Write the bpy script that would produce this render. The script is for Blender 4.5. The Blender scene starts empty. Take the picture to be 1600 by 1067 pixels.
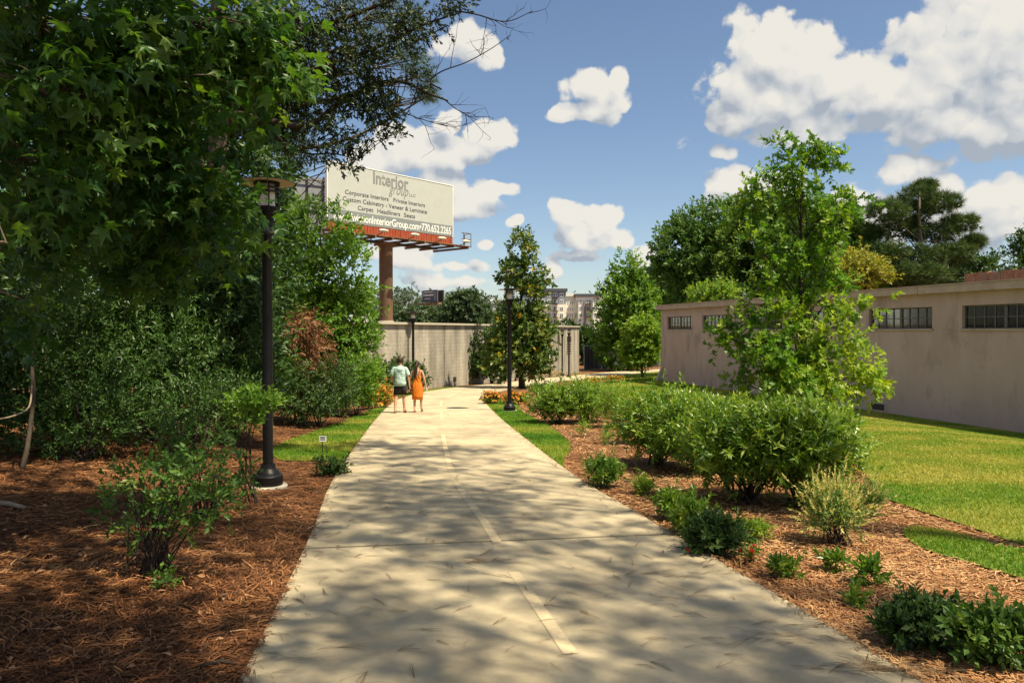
import bpy, bmesh, math, random
import numpy as np
from mathutils import Vector, noise as mnoise
from mathutils.geometry import delaunay_2d_cdt

random.seed(7)
RNG = np.random.default_rng(11)
SC = bpy.context.scene
COL = SC.collection

# ---------------------------------------------------------------- camera
CAM_H = 1.75
F_PX = 1155.6                      # focal length in pixels of a 1600 px wide frame
PITCH = math.atan((533.5 - 516.0) / F_PX)
cam_data = bpy.data.cameras.new("camera")
cam_data.lens = 26.0
cam_data.sensor_width = 36.0
cam_data.clip_start = 0.05
cam_data.clip_end = 6000.0
cam = bpy.data.objects.new("camera", cam_data)
COL.objects.link(cam)
cam.location = (0, 0, CAM_H)
cam.rotation_euler = (math.pi / 2 - PITCH, 0, 0)
SC.camera = cam
SC.render.resolution_x, SC.render.resolution_y = 1024, 682
SC.view_settings.view_transform = 'Standard'
SC.view_settings.look = 'None'
SC.view_settings.gamma = 1.0
SC.view_settings.exposure = 0.95
SC.view_settings.use_curve_mapping = False
SC.cycles.use_denoising = True
SC.cycles.max_bounces = 5
SC.cycles.diffuse_bounces = 4
SC.cycles.glossy_bounces = 2
SC.cycles.transparent_max_bounces = 12
SC.cycles.sample_clamp_indirect = 6.0

# ---------------------------------------------------------------- sun and sky
SUN_EL = math.radians(62)
SUN_H = Vector((0.85, -0.53, 0)).normalized()          # towards the sun, on the ground plane
SUN_DIR = Vector((SUN_H.x * math.cos(SUN_EL), SUN_H.y * math.cos(SUN_EL), math.sin(SUN_EL)))
sun_data = bpy.data.lights.new("sun", 'SUN')
sun_data.energy = 4.6
sun_data.angle = math.radians(0.53)
sun_data.color = (1.0, 0.885, 0.63)
sun = bpy.data.objects.new("sun", sun_data)
COL.objects.link(sun)
sun.rotation_euler = SUN_DIR.to_track_quat('Z', 'Y').to_euler()
sun.location = (20, -8, 40)

def pix_dir(u, v):
    dx, dy = (u - 800.0) / F_PX, (533.5 - v) / F_PX
    cp, sp = math.cos(PITCH), math.sin(PITCH)
    return Vector((dx, cp + dy * sp, -sp + dy * cp))

def build_world():
    w = bpy.data.worlds.new("World")
    SC.world = w
    w.use_nodes = True
    w.cycles.sampling_method = 'NONE'
    nt = w.node_tree
    nt.nodes.clear()
    N, L = nt.nodes.new, nt.links.new
    out = N('ShaderNodeOutputWorld')
    sky = N('ShaderNodeTexSky')
    sky.sky_type = 'NISHITA'
    sky.sun_disc = False
    sky.sun_elevation = SUN_EL
    sky.sun_rotation = math.atan2(SUN_H.x, SUN_H.y)
    sky.altitude = 300
    sky.air_density = 1.0
    sky.dust_density = 0.7
    sky.ozone_density = 1.1
    bg = N('ShaderNodeBackground')
    bg.inputs['Strength'].default_value = 0.066
    L(sky.outputs[0], bg.inputs['Color'])

    def math_n(op, a, b=None, c=None, clamp=False):
        n = N('ShaderNodeMath'); n.operation = op; n.use_clamp = clamp
        for i, x in enumerate((a, b, c)):
            if x is None: continue
            if isinstance(x, (int, float)): n.inputs[i].default_value = x
            else: L(x, n.inputs[i])
        return n.outputs[0]

    def vmath(op, a, b=None):
        n = N('ShaderNodeVectorMath'); n.operation = op
        for i, x in enumerate((a, b)):
            if x is None: continue
            if isinstance(x, tuple): n.inputs[i].default_value = x
            else: L(x, n.inputs[i])
        return n

    def mrange(x, a, b, c=0.0, d=1.0, smooth=True):
        n = N('ShaderNodeMapRange')
        n.interpolation_type = 'SMOOTHSTEP' if smooth else 'LINEAR'
        L(x, n.inputs['Value'])
        n.inputs['From Min'].default_value = a; n.inputs['From Max'].default_value = b
        n.inputs['To Min'].default_value = c; n.inputs['To Max'].default_value = d
        return n.outputs[0]

    tc = N('ShaderNodeTexCoord')
    d = tc.outputs['Generated']
    sp = N('ShaderNodeSeparateXYZ'); L(d, sp.inputs[0])
    az = math_n('ARCTAN2', sp.outputs[0], sp.outputs[1])
    el = math_n('ARCSINE', sp.outputs[2])
    cb = N('ShaderNodeCombineXYZ'); L(az, cb.inputs[0]); L(el, cb.inputs[1])
    # billowing of the outlines
    def noise3(vec, scale, detail, rough, dist=0.0):
        n = N('ShaderNodeTexNoise'); n.noise_dimensions = '3D'
        L(vec, n.inputs['Vector'])
        n.inputs['Scale'].default_value = scale; n.inputs['Detail'].default_value = detail
        n.inputs['Roughness'].default_value = rough; n.inputs['Distortion'].default_value = dist
        return n
    wob = noise3(d, 11.0, 3.0, 0.5)
    w1 = vmath('SUBTRACT', wob.outputs['Color'], (0.5, 0.5, 0.5))
    w2 = vmath('MULTIPLY', w1.outputs[0], (0.035, 0.025, 0.0))
    pos = vmath('ADD', cb.outputs[0], w2.outputs[0]).outputs[0]

    # cumulus heaps: image position and half size of each lobe, strength
    heaps = [
        (1192, 82, 62, 56, 1), (1258, 100, 72, 58, 1), (1160, 128, 62, 50, 1), (1215, 160, 110, 45, 1), (1150, 185, 50, 25, .9),
        (1310, 135, 70, 46, 1), (1385, 140, 70, 42, 1), (1455, 150, 70, 55, 1), (1500, 110, 80, 70, 1),
        (1560, 55, 120, 85, 1.05), (1610, 130, 110, 90, 1), (1500, 185, 90, 34, 1), (1590, 190, 80, 34, 1), (1250, 205, 120, 28, .62),
        (918, 138, 44, 32, 1), (950, 160, 38, 34, 1), (890, 180, 42, 18, 1), (966, 128, 20, 24, 1), (920, 178, 52, 18, 1),
        (885, 340, 34, 30, 1), (945, 340, 44, 26, 1), (925, 370, 74, 28, 1), (968, 375, 30, 18, 1), (905, 404, 60, 10, .7),
        (742, 70, 52, 34, 1), (698, 78, 28, 20, .6), (765, 90, 35, 25, .9),
        (768, 216, 62, 28, 1), (706, 192, 28, 22, 1), (640, 240, 84, 40, 1), (705, 238, 50, 30, 1), (580, 255, 60, 30, 1), (735, 240, 40, 18, 1),
        (738, 312, 56, 34, 1), (690, 292, 70, 32, 1), (782, 297, 36, 17, 1), (725, 330, 70, 18, .95), (600, 330, 90, 40, .7),
        (1412, 268, 42, 19, .8), (1130, 238, 28, 16, .8), (1152, 290, 52, 34, 1), (1210, 300, 60, 30, 1), (1330, 330, 50, 50, .9),
        (1562, 305, 50, 26, 1), (1482, 294, 26, 16, .85), (1555, 345, 80, 36, .9), (1370, 345, 60, 40, .95), (1490, 350, 60, 30, .8),
        (690, 440, 80, 18, .75), (640, 475, 90, 16, .7), (862, 428, 20, 18, .9), (1012, 402, 28, 26, 1), (755, 382, 20, 10, .8),
        (800, 350, 16, 12, .7), (620, 400, 70, 26, .75), (720, 415, 60, 12, .6), (955, 470, 60, 20, .6), (765, 480, 80, 16, .5),
    ]
    grp = bpy.data.node_groups.new('cloud_field', 'ShaderNodeTree')
    grp.interface.new_socket('Vector', in_out='INPUT', socket_type='NodeSocketVector')
    grp.interface.new_socket('Value', in_out='OUTPUT', socket_type='NodeSocketFloat')
    gi, go = grp.nodes.new('NodeGroupInput'), grp.nodes.new('NodeGroupOutput')
    field = None
    for (u, v, ru, rv, s) in heaps:
        q = pix_dir(u, v).normalized()
        a0, e0 = math.atan2(q.x, q.y), math.asin(q.z)
        k = F_PX * max(0.55, math.cos(a0))
        n1_ = grp.nodes.new('ShaderNodeVectorMath'); n1_.operation = 'MULTIPLY_ADD'
        sx, sy = k / ru / max(.6, math.cos(e0)), k / rv
        grp.links.new(gi.outputs[0], n1_.inputs[0]); n1_.inputs[1].default_value = (sx, sy, 0); n1_.inputs[2].default_value = (-a0 * sx, -e0 * sy, 0)
        n2_ = grp.nodes.new('ShaderNodeVectorMath'); n2_.operation = 'LENGTH'; grp.links.new(n1_.outputs[0], n2_.inputs[0])
        n3_ = grp.nodes.new('ShaderNodeMath'); n3_.operation = 'MULTIPLY_ADD'; grp.links.new(n2_.outputs['Value'], n3_.inputs[0]); n3_.inputs[1].default_value = -s; n3_.inputs[2].default_value = s
        if field is None: field = n3_.outputs[0]
        else:
            n4_ = grp.nodes.new('ShaderNodeMath'); n4_.operation = 'SMOOTH_MAX'; n4_.inputs[2].default_value = .2
            grp.links.new(field, n4_.inputs[0]); grp.links.new(n3_.outputs[0], n4_.inputs[1]); field = n4_.outputs[0]
    grp.links.new(field, go.inputs[0])
    def cfield(vec):
        n = N('ShaderNodeGroup'); n.node_tree = grp; L(vec, n.inputs[0]); return n.outputs[0]
    field = cfield(pos)
    field_up = cfield(vmath('ADD', pos, (0.012, 0.030, 0.0)).outputs[0])
    # the same kind of cumulus over the rest of the sky, outside this view
    far = noise3(d, 3.2, 3.0, 0.5)
    fz = math_n('MULTIPLY_ADD', far.outputs['Fac'], 4.5, -2.25)
    front = mrange(sp.outputs[1], 0.35, 0.62, 0.0, 1.0)
    low = mrange(el, 0.62, 0.50, 0.0, 1.0)
    inside = math_n('MULTIPLY', front, low)
    fz2 = math_n('SUBTRACT', fz, math_n('MULTIPLY', inside, 6.0))
    up = mrange(el, 0.02, 0.12, -1.0, 0.0)
    fz3 = math_n('ADD', fz2, up)
    field = math_n('MAXIMUM', field, fz3)
    field_up = math_n('MAXIMUM', field_up, fz3)
    def puffs(vec):
        # rounded heads of three sizes
        tot = None
        for sc_, am in ((22.0, .30), (50.0, .17)):
            vo = N('ShaderNodeTexVoronoi'); vo.voronoi_dimensions = '3D'; vo.feature = 'F1'; vo.inputs['Scale'].default_value = sc_
            L(vec, vo.inputs['Vector'])
            t = math_n('MULTIPLY_ADD', vo.outputs['Distance'], -am * 2.0, am * .92)
            tot = t if tot is None else math_n('ADD', tot, t)
        return tot
    wv = noise3(d, 30.0, 4.0, 0.6)
    dw = vmath('ADD', d, vmath('MULTIPLY', vmath('SUBTRACT', wv.outputs['Color'], (.5, .5, .5)).outputs[0], (.030, .030, .030)).outputs[0]).outputs[0]
    p0 = puffs(dw)
    p1 = puffs(vmath('ADD', dw, (0.005, -0.001, 0.010)).outputs[0])
    n1 = noise3(d, 17.0, 8.0, 0.6, 0.0)
    n2 = noise3(d, 7.0, 3.0, 0.5)
    dens = math_n('ADD', math_n('ADD', field, p0), math_n('MULTIPLY_ADD', n1.outputs['Fac'], 1.1, -0.53))
    alpha = mrange(dens, 0.02, 0.24)
    # lit where the heap thins upwards and towards the sun, grey where it is roofed by more cloud
    slope = math_n('SUBTRACT', field, field_up)
    rel = math_n('SUBTRACT', p0, p1)
    lit = math_n('MULTIPLY_ADD', slope, 0.95, 0.56)
    lit = math_n('ADD', lit, math_n('MULTIPLY', rel, 1.2))
    lit = math_n('ADD', lit, math_n('MULTIPLY_ADD', n2.outputs['Fac'], -0.5, 0.25), clamp=True)
    ramp = N('ShaderNodeValToRGB'); L(lit, ramp.inputs[0])
    ramp.color_ramp.elements[0].position = 0.10; ramp.color_ramp.elements[0].color = (0.46, 0.52, 0.60, 1)
    ramp.color_ramp.elements[1].position = 0.90; ramp.color_ramp.elements[1].color = (1.0, 0.96, 0.87, 1)
    e = ramp.color_ramp.elements.new(0.55); e.color = (0.82, 0.82, 0.80, 1)
    bgc = N('ShaderNodeBackground'); L(ramp.outputs[0], bgc.inputs['Color'])
    bgc.inputs['Strength'].default_value = 0.45
    mix = N('ShaderNodeMixShader')
    L(math_n('MULTIPLY', alpha, 0.97), mix.inputs[0]); L(bg.outputs[0], mix.inputs[1]); L(bgc.outputs[0], mix.inputs[2])
    L(mix.outputs[0], out.inputs[0])
build_world()

# ---------------------------------------------------------------- terrain height
PROF_Y = np.array([-60, -20, 0, 4, 8.35, 11.5, 19.5, 26, 41, 66, 80, 110, 400, 3000], float)
PROF_Z = np.array([1.6, .8, 0, -.19, -.42, -.54, -.82, -1.04, -1.53, -2.42, -2.65, -3.0, -4.0, -6.0], float)
_fy = np.linspace(-60, 400, 2301)
_fz = np.interp(_fy, PROF_Y, PROF_Z)
_k = np.ones(25) / 25
_fz = np.concatenate([_fz[:12], np.convolve(_fz, _k, 'valid'), _fz[-12:]])

CL = np.array([(0.95, -1.0), (0.62, 2.0), (0.36, 4.06), (-0.28, 8.0), (-0.9, 11.55), (-1.9, 19.5), (-2.6, 26), (-2.98, 31), (-2.75, 36), (-1.85, 41),
               (-0.1, 46.5), (2.4, 54), (5.2, 62.5), (9.2, 71), (15, 79.5), (24, 87), (40, 95)], float)
HALF_W = 1.83

def catmull(P, n=14):
    P = np.vstack([2 * P[0] - P[1], P, 2 * P[-1] - P[-2]])
    out = []
    for i in range(1, len(P) - 2):
        p0, p1, p2, p3 = P[i - 1], P[i], P[i + 1], P[i + 2]
        for t in np.linspace(0, 1, n, endpoint=False):
            out.append(.5 * ((2 * p1) + (-p0 + p2) * t + (2 * p0 - 5 * p1 + 4 * p2 - p3) * t * t + (-p0 + 3 * p1 - 3 * p2 + p3) * t ** 3))
    out.append(P[-2])
    return np.array(out)
CLF = catmull(CL)

def path_x(y):
    return np.interp(y, CLF[:, 1], CLF[:, 0])

# the long pink building on the right: line of its near wall
BLD_D0, BLD_X0, BLD_S = 44.0, 8.88, 0.26        # far corner, and how far it comes right per metre nearer
BLD_BASE, BLD_TOP = -1.26, 3.2
def bld_x(y):
    return BLD_X0 + BLD_S * (BLD_D0 - y)

def sstep(a, b, x):
    t = np.clip((x - a) / (b - a), 0, 1)
    return t * t * (3 - 2 * t)

def gz(x, y):
    x = np.asarray(x, float); y = np.asarray(y, float)
    z = np.where(y < 400, np.interp(y, _fy, _fz), np.interp(y, PROF_Y, PROF_Z))
    # bank rising to the thicket on the left
    dl = (path_x(np.clip(y, -1, 40)) - HALF_W) - x
    z = z + 0.42 * sstep(0.6, 5.5, dl) * (1 - sstep(18, 30, y)) * sstep(-6, 0, y)
    # level shelf along the building on the right
    db = bld_x(y) - x
    w = (1 - sstep(0.0, 6.0, db)) * sstep(8, 16, y) * (1 - sstep(46, 56, y))
    z = z * (1 - w) + (BLD_BASE + 0.02) * w
    return z

def gzf(x, y):
    return float(gz(x, y))

def P(u, v, D):
    """point seen at pixel u,v at distance D along the viewing axis"""
    d = pix_dir(u, v)
    return Vector((d.x * D / d.y, D, CAM_H + d.z * D / d.y))

def G(u, v):
    """ground point seen at pixel u,v"""
    d = pix_dir(u, v)
    lo, step = 1.0, 0.25
    t = lo
    while t < 400:
        p = d * t
        if CAM_H + p.z < gzf(p.x, p.y):
            a, b = t - step, t
            for _ in range(20):
                m = (a + b) / 2
                q = d * m
                if CAM_H + q.z < gzf(q.x, q.y): b = m
                else: a = m
            q = d * b
            return Vector((q.x, q.y, gzf(q.x, q.y)))
        t += step
    q = d * 400
    return Vector((q.x, q.y, gzf(q.x, q.y)))

def ground(x, y, dz=0.0):
    return Vector((x, y, gzf(x, y) + dz))

# ---------------------------------------------------------------- materials
MATS = {}
def _mat(name):
    m = bpy.data.materials.new(name); m.use_nodes = True
    nt = m.node_tree
    b = nt.nodes['Principled BSDF']
    MATS[name] = m
    return m, nt, b

def _set(b, **kw):
    for k, v in kw.items():
        b.inputs[k].default_value = v

def surf(name, c1, c2=None, scale=6.0, rough=.7, bump=0.0, bscale=60.0, detail=6, metallic=0.0, spec=.3, stretch=(1, 1, 1),
         c3=None, scale3=1.0, t3=(.5, .7), world=False, distort=0.0, r0=.35, r1=.65, bdist=.02):
    """plain procedural surface: two tones mixed by noise, optional third tone in larger patches, fine bump"""
    m, nt, b = _mat(name)
    N, L = nt.nodes.new, nt.links.new
    _set(b, Roughness=rough, Metallic=metallic)
    b.inputs['Specular IOR Level'].default_value = spec
    tc = N('ShaderNodeTexCoord')
    if world:
        g = N('ShaderNodeNewGeometry'); src = g.outputs['Position']
    else:
        src = tc.outputs['Object']
    mp = N('ShaderNodeMapping'); mp.inputs['Scale'].default_value = stretch
    L(src, mp.inputs[0])
    c2 = c2 or tuple(min(1, x * 1.15) for x in c1)
    n = N('ShaderNodeTexNoise'); n.inputs['Scale'].default_value = scale; n.inputs['Detail'].default_value = detail
    n.inputs['Roughness'].default_value = .62; n.inputs['Distortion'].default_value = distort
    L(mp.outputs[0], n.inputs['Vector'])
    r = N('ShaderNodeValToRGB'); L(n.outputs['Fac'], r.inputs[0])
    r.color_ramp.elements[0].position = r0; r.color_ramp.elements[0].color = (*c1, 1)
    r.color_ramp.elements[1].position = r1; r.color_ramp.elements[1].color = (*c2, 1)
    colr = r.outputs[0]
    if c3:
        n3 = N('ShaderNodeTexNoise'); n3.inputs['Scale'].default_value = scale3; n3.inputs['Detail'].default_value = 7
        n3.inputs['Roughness'].default_value = .65
        L(mp.outputs[0], n3.inputs['Vector'])
        mr = N('ShaderNodeMapRange'); L(n3.outputs['Fac'], mr.inputs[0])
        mr.inputs[1].default_value, mr.inputs[2].default_value = t3
        mx = N('ShaderNodeMix'); mx.data_type = 'RGBA'
        L(mr.outputs[0], mx.inputs[0]); L(colr, mx.inputs[6]); mx.inputs[7].default_value = (*c3, 1)
        colr = mx.outputs[2]
    L(colr, b.inputs['Base Color'])
    if bump:
        nb = N('ShaderNodeTexNoise'); nb.inputs['Scale'].default_value = bscale; nb.inputs['Detail'].default_value = 5
        L(mp.outputs[0], nb.inputs['Vector'])
        bp = N('ShaderNodeBump'); bp.inputs['Strength'].default_value = bump; bp.inputs['Distance'].default_value = bdist
        L(nb.outputs['Fac'], bp.inputs['Height']); L(bp.outputs[0], b.inputs['Normal'])
    return m

def leafm(name, cols, trans=.35, rough=.5, tcol=None, spec=.35):
    """leaf material: tone picked by the per-leaf value 'rnd'; light passes partly through the blade"""
    m, nt, b = _mat(name)
    N, L = nt.nodes.new, nt.links.new
    a = N('ShaderNodeAttribute'); a.attribute_name = 'rnd'
    r = N('ShaderNodeValToRGB'); L(a.outputs['Fac'], r.inputs[0])
    el = r.color_ramp.elements
    for i, c in enumerate(cols):
        p = i / (len(cols) - 1) if not len(c) == 4 else c[3]
        if i == 0: e = el[0]; e.position = p
        elif i == len(cols) - 1: e = el[-1]; e.position = p
        else: e = el.new(p)
        e.color = (*c[:3], 1)
    L(r.outputs[0], b.inputs['Base Color'])
    _set(b, Roughness=rough)
    b.inputs['Specular IOR Level'].default_value = spec
    if trans:
        t = N('ShaderNodeBsdfTranslucent')
        mu = N('ShaderNodeMix'); mu.data_type = 'RGBA'; mu.blend_type = 'MULTIPLY'; mu.inputs[0].default_value = 1
        L(r.outputs[0], mu.inputs[6]); mu.inputs[7].default_value = (*(tcol or (1.5, 1.45, .7)), 1)
        L(mu.outputs[2], t.inputs[0])
        ms = N('ShaderNodeMixShader'); ms.inputs[0].default_value = trans
        L(b.outputs[0], ms.inputs[1]); L(t.outputs[0], ms.inputs[2])
        L(ms.outputs[0], nt.nodes['Material Output'].inputs[0])
    return m

# ---------------------------------------------------------------- scene helpers
def tag(o, label=None, cat=None, group=None, kind=None):
    if label: o['label'] = label
    if cat: o['category'] = cat
    if group: o['group'] = group
    if kind: o['kind'] = kind
    return o

def thing(name, label, cat, loc=(0, 0, 0), group=None, rz=0.0):
    o = bpy.data.objects.new(name, None)
    o.empty_display_size = .2
    COL.objects.link(o)
    o.location = loc
    o.rotation_euler = (0, 0, rz)
    return tag(o, label, cat, group)

def link(name, me, mat=None, parent=None):
    o = bpy.data.objects.new(name, me)
    COL.objects.link(o)
    if mat is not None and not me.materials:
        me.materials.append(mat)
    if parent is not None:
        o.parent = parent
    return o

def np_mesh(name, V, F, rnd=None, smooth=False):
    """mesh from arrays: V (n,3), F (m,k) faces all with k corners"""
    me = bpy.data.meshes.new(name)
    V = np.ascontiguousarray(V, np.float32); F = np.ascontiguousarray(F, np.int32)
    me.vertices.add(len(V)); me.vertices.foreach_set('co', V.ravel())
    m, k = F.shape
    me.loops.add(m * k); me.loops.foreach_set('vertex_index', F.ravel())
    me.polygons.add(m); me.polygons.foreach_set('loop_start', np.arange(0, m * k, k, dtype=np.int32))
    me.polygons.foreach_set('use_smooth', np.full(m, smooth, bool))
    if rnd is not None:
        a = me.attributes.new('rnd', 'FLOAT', 'FACE')
        a.data.foreach_set('value', np.ascontiguousarray(rnd, np.float32))
    me.update(calc_edges=True)
    return me

class MB:
    """collects simple solids into one mesh"""
    def __init__(s):
        s.v, s.f = [], []
    def add(s, V, F):
        o = len(s.v)
        s.v += [tuple(p) for p in V]
        s.f += [tuple(i + o for i in f) for f in F]
        return s
    def box(s, c, size, rz=0.0, ax=None):
        hx, hy, hz = size[0] / 2, size[1] / 2, size[2] / 2
        ca, sa = math.cos(rz), math.sin(rz)
        V = []
        for z in (-hz, hz):
            for x, y in ((-hx, -hy), (hx, -hy), (hx, hy), (-hx, hy)):
                if ax is not None:
                    p = Vector(c) + ax[0] * x + ax[1] * y + ax[2] * z
                    V.append(p)
                else:
                    V.append((c[0] + x * ca - y * sa, c[1] + x * sa + y * ca, c[2] + z))
        return s.add(V, [(0, 3, 2, 1), (4, 5, 6, 7), (0, 1, 5, 4), (1, 2, 6, 5), (2, 3, 7, 6), (3, 0, 4, 7)])
    def tube(s, pts, rad, n=8, cap=True, flat=1.0):
        pts = [Vector(p) for p in pts]
        if not hasattr(rad, '__len__'): rad = [rad] * len(pts)
        V, Fs = [], []
        t0 = (pts[1] - pts[0]).normalized()
        ref = Vector((0, 0, 1)) if abs(t0.z) < .9 else Vector((1, 0, 0))
        a = t0.cross(ref).normalized()
        for i, p in enumerate(pts):
            if i == 0: t = pts[1] - pts[0]
            elif i == len(pts) - 1: t = pts[-1] - pts[-2]
            else: t = pts[i + 1] - pts[i - 1]
            t.normalize()
            a = (a - t * a.dot(t)).normalized()
            b = t.cross(a)
            for k in range(n):
                an = 2 * math.pi * k / n
                V.append(p + (a * math.cos(an) + b * math.sin(an) * flat) * rad[i])
        for i in range(len(pts) - 1):
            for k in range(n):
                k2 = (k + 1) % n
                Fs.append((i * n + k, i * n + k2, (i + 1) * n + k2, (i + 1) * n + k))
        if cap:
            Fs.append(tuple(range(n - 1, -1, -1)))
            Fs.append(tuple((len(pts) - 1) * n + k for k in range(n)))
        return s.add(V, Fs)
    def lathe(s, prof, c=(0, 0, 0), n=24, sx=1.0, sy=1.0):
        V, Fs = [], []
        for r, z in prof:
            for k in range(n):
                an = 2 * math.pi * k / n
                V.append((c[0] + r * sx * math.cos(an), c[1] + r * sy * math.sin(an), c[2] + z))
        for i in range(len(prof) - 1):
            for k in range(n):
                k2 = (k + 1) % n
                Fs.append((i * n + k, i * n + k2, (i + 1) * n + k2, (i + 1) * n + k))
        Fs.append(tuple(range(n - 1, -1, -1)))
        Fs.append(tuple((len(prof) - 1) * n + k for k in range(n)))
        return s.add(V, Fs)
    def loft(s, rings, cap=True):
        n = len(rings[0]); V, Fs = [], []
        for r in rings: V += r
        for i in range(len(rings) - 1):
            for k in range(n):
                k2 = (k + 1) % n
                Fs.append((i * n + k, i * n + k2, (i + 1) * n + k2, (i + 1) * n + k))
        if cap:
            Fs.append(tuple(range(n - 1, -1, -1))); Fs.append(tuple((len(rings) - 1) * n + k for k in range(n)))
        return s.add(V, Fs)
    def mesh(s, name, off=(0, 0, 0), smooth=False):
        me = bpy.data.meshes.new(name)
        ox, oy, oz = off
        me.from_pydata([(x - ox, y - oy, z - oz) for x, y, z in s.v], [], s.f)
        if smooth:
            me.polygons.foreach_set('use_smooth', np.full(len(me.polygons), True))
        me.update()
        return me
    def build(s, name, mat, parent=None, off=(0, 0, 0), smooth=False, label=None, bevel=0.0):
        me = s.mesh(name, off, smooth)
        o = link(name, me, mat, parent)
        if smooth and smooth != 'all':
            try: me.set_sharp_from_angle(angle=math.radians(40))
            except Exception: pass
        if bevel:
            b = o.modifiers.new('bevel', 'BEVEL'); b.width = bevel; b.segments = 2; b.limit_method = 'ANGLE'
        if label: o['label'] = label
        return o

def copy_tree(o, parent=None):
    c = o.copy(); COL.objects.link(c); c.parent = parent
    for ch in list(o.children):
        copy_tree(ch, c)
    return c

# ---------------------------------------------------------------- foliage helpers
def _unit(a):
    return a / np.maximum(np.linalg.norm(a, axis=-1, keepdims=True), 1e-9)

def T_leaf(w=.32, fold=.06, tip=.55):
    v = np.array([(0, 0, 0), (w / 2 * 1.0, tip * .8, fold), (0, 1, -.06), (-w / 2, tip * .8, fold)], float)
    return v, np.array([(0, 1, 2), (0, 2, 3)])
def T_lance(w=.2):
    v = np.array([(0, 0, 0), (w / 2, .4, .04), (0, .55, -.02), (-w / 2, .4, .04), (0, 1, -.14)], float)
    return v, np.array([(0, 1, 2), (0, 2, 3), (1, 4, 2), (2, 4, 3)])
def T_lobed():
    # oak-like: narrow waist between pointed lobes
    v = np.array([(0, 0, 0), (.3, .22, .05), (.09, .40, 0), (.42, .58, .04), (.1, .70, 0), (.16, .86, 0), (0, 1, -.06),
                  (-.16, .86, 0), (-.1, .70, 0), (-.42, .58, .04), (-.09, .40, 0), (-.3, .22, .05)], float)
    f = [(0, 1, 2), (2, 3, 4), (4, 5, 6), (6, 7, 8), (8, 9, 10), (10, 11, 0), (0, 2, 10), (2, 4, 10), (4, 8, 10), (4, 6, 8)]
    return v, np.array(f)
def T_star():
    # five-pointed palmate leaf
    pts = []
    lob = [(-2.05, .62), (-1.02, .86), (0, 1.0), (1.02, .86), (2.05, .62)]
    for i, (a, r) in enumerate(lob):
        pts.append((math.sin(a) * r * .62, .36 + math.cos(a) * r * .62, -.07 * r))
        if i < 4:
            am = (a + lob[i + 1][0]) / 2
            pts.append((math.sin(am) * .25, .36 + math.cos(am) * .25, .03))
    v = np.array([(0, .34, 0.02)] + pts + [(0, .12, 0), (0, -.35, .02)], float)
    n = len(pts)
    f = [(0, i + 1, i) for i in range(1, n)] + [(0, 1, n + 1), (0, n + 1, n)]
    f.append((n + 2, n + 1, 1)) if False else None
    return v, np.array(f)
def T_needles(k=9, seed=1, w=.035):
    rg = np.random.default_rng(seed)
    V, Fc = [], []
    for i in range(k):
        d = _unit(np.array([rg.normal() * .75, .55 + rg.random() * .6, rg.normal() * .75]))
        s = _unit(np.cross(d, rg.normal(size=3)))
        b = len(V)
        V += [-s * w / 2, s * w / 2, d * (0.8 + .3 * rg.random())]
        Fc.append((b, b + 1, b + 2))
    return np.array(V), np.array(Fc)

def leaves_arrays(Pn, D, Nn, S, tmpl, rv):
    tv, tf = tmpl
    D = _unit(D)
    side = _unit(np.cross(D, Nn))
    nn = np.cross(side, D)
    V = Pn[:, None, :] + S[:, None, None] * (tv[None, :, 0:1] * side[:, None, :] + tv[None, :, 1:2] * D[:, None, :] + tv[None, :, 2:3] * nn[:, None, :])
    n, k = len(Pn), len(tv)
    Fc = tf[None] + (np.arange(n) * k)[:, None, None]
    return V.reshape(-1, 3), Fc.reshape(-1, tf.shape[1]), np.repeat(rv, len(tf))

def shoots(C, A, length, nl, size, tmpl, rg, spread=(.6, 1.2), droop=.15, csd=.16, lsd=.12, cval=None, jit=.12):
    """leafy shoots: C base points, A axes; nl leaves along each"""
    m = len(C)
    A = _unit(A)
    ref = np.where(np.abs(A[:, 2:3]) < .9, np.array([[0, 0, 1.]]), np.array([[1., 0, 0]]))
    U = _unit(np.cross(A, ref)); W = np.cross(A, U)
    t = (np.arange(nl) + .5) / nl
    t = np.clip(t[None] + rg.normal(0, .06, (m, nl)), 0, 1.02)
    ph = np.arange(nl)[None] * 2.4 + rg.random((m, 1)) * 6.28 + rg.normal(0, .3, (m, nl))
    th = rg.uniform(spread[0], spread[1], (m, nl)) * (1.15 - .5 * t)
    Ln = length * rg.uniform(.7, 1.25, (m, 1))
    pos = C[:, None] + A[:, None] * (t * Ln)[..., None]
    rad = U[:, None] * np.cos(ph)[..., None] + W[:, None] * np.sin(ph)[..., None]
    d = A[:, None] * np.cos(th)[..., None] + rad * np.sin(th)[..., None]
    d[..., 2] -= droop
    d += rg.normal(0, lsd, d.shape)
    nrm = A[:, None] * np.sin(th)[..., None] - rad * np.cos(th)[..., None] + rg.normal(0, .25, d.shape)
    nrm[..., 2] += .35
    sz = size * rg.uniform(.7, 1.2, (m, nl))
    base = (rg.normal(.45, csd, (m, 1)) if cval is None else cval[:, None])
    rv = np.clip(base + rg.normal(0, jit, (m, nl)), 0, 1)
    return leaves_arrays(pos.reshape(-1, 3), d.reshape(-1, 3), nrm.reshape(-1, 3), sz.ravel(), tmpl, rv.ravel())

def cat(parts):
    V, Fc, R, o = [], [], [], 0
    for v, f, r in parts:
        V.append(v); Fc.append(f + o); R.append(r); o += len(v)
    return np.vstack(V), np.vstack(Fc), np.concatenate(R)

def Lb(u, v, D, ru, rv, rd=None):
    """crown lobe seen at pixel u,v with half size ru,rv pixels at distance D"""
    c = P(u, v, D)
    k = D / F_PX
    return (c.x, c.y, c.z, ru * k, (rd if rd is not None else (ru + rv) / 2 * k), rv * k)

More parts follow.
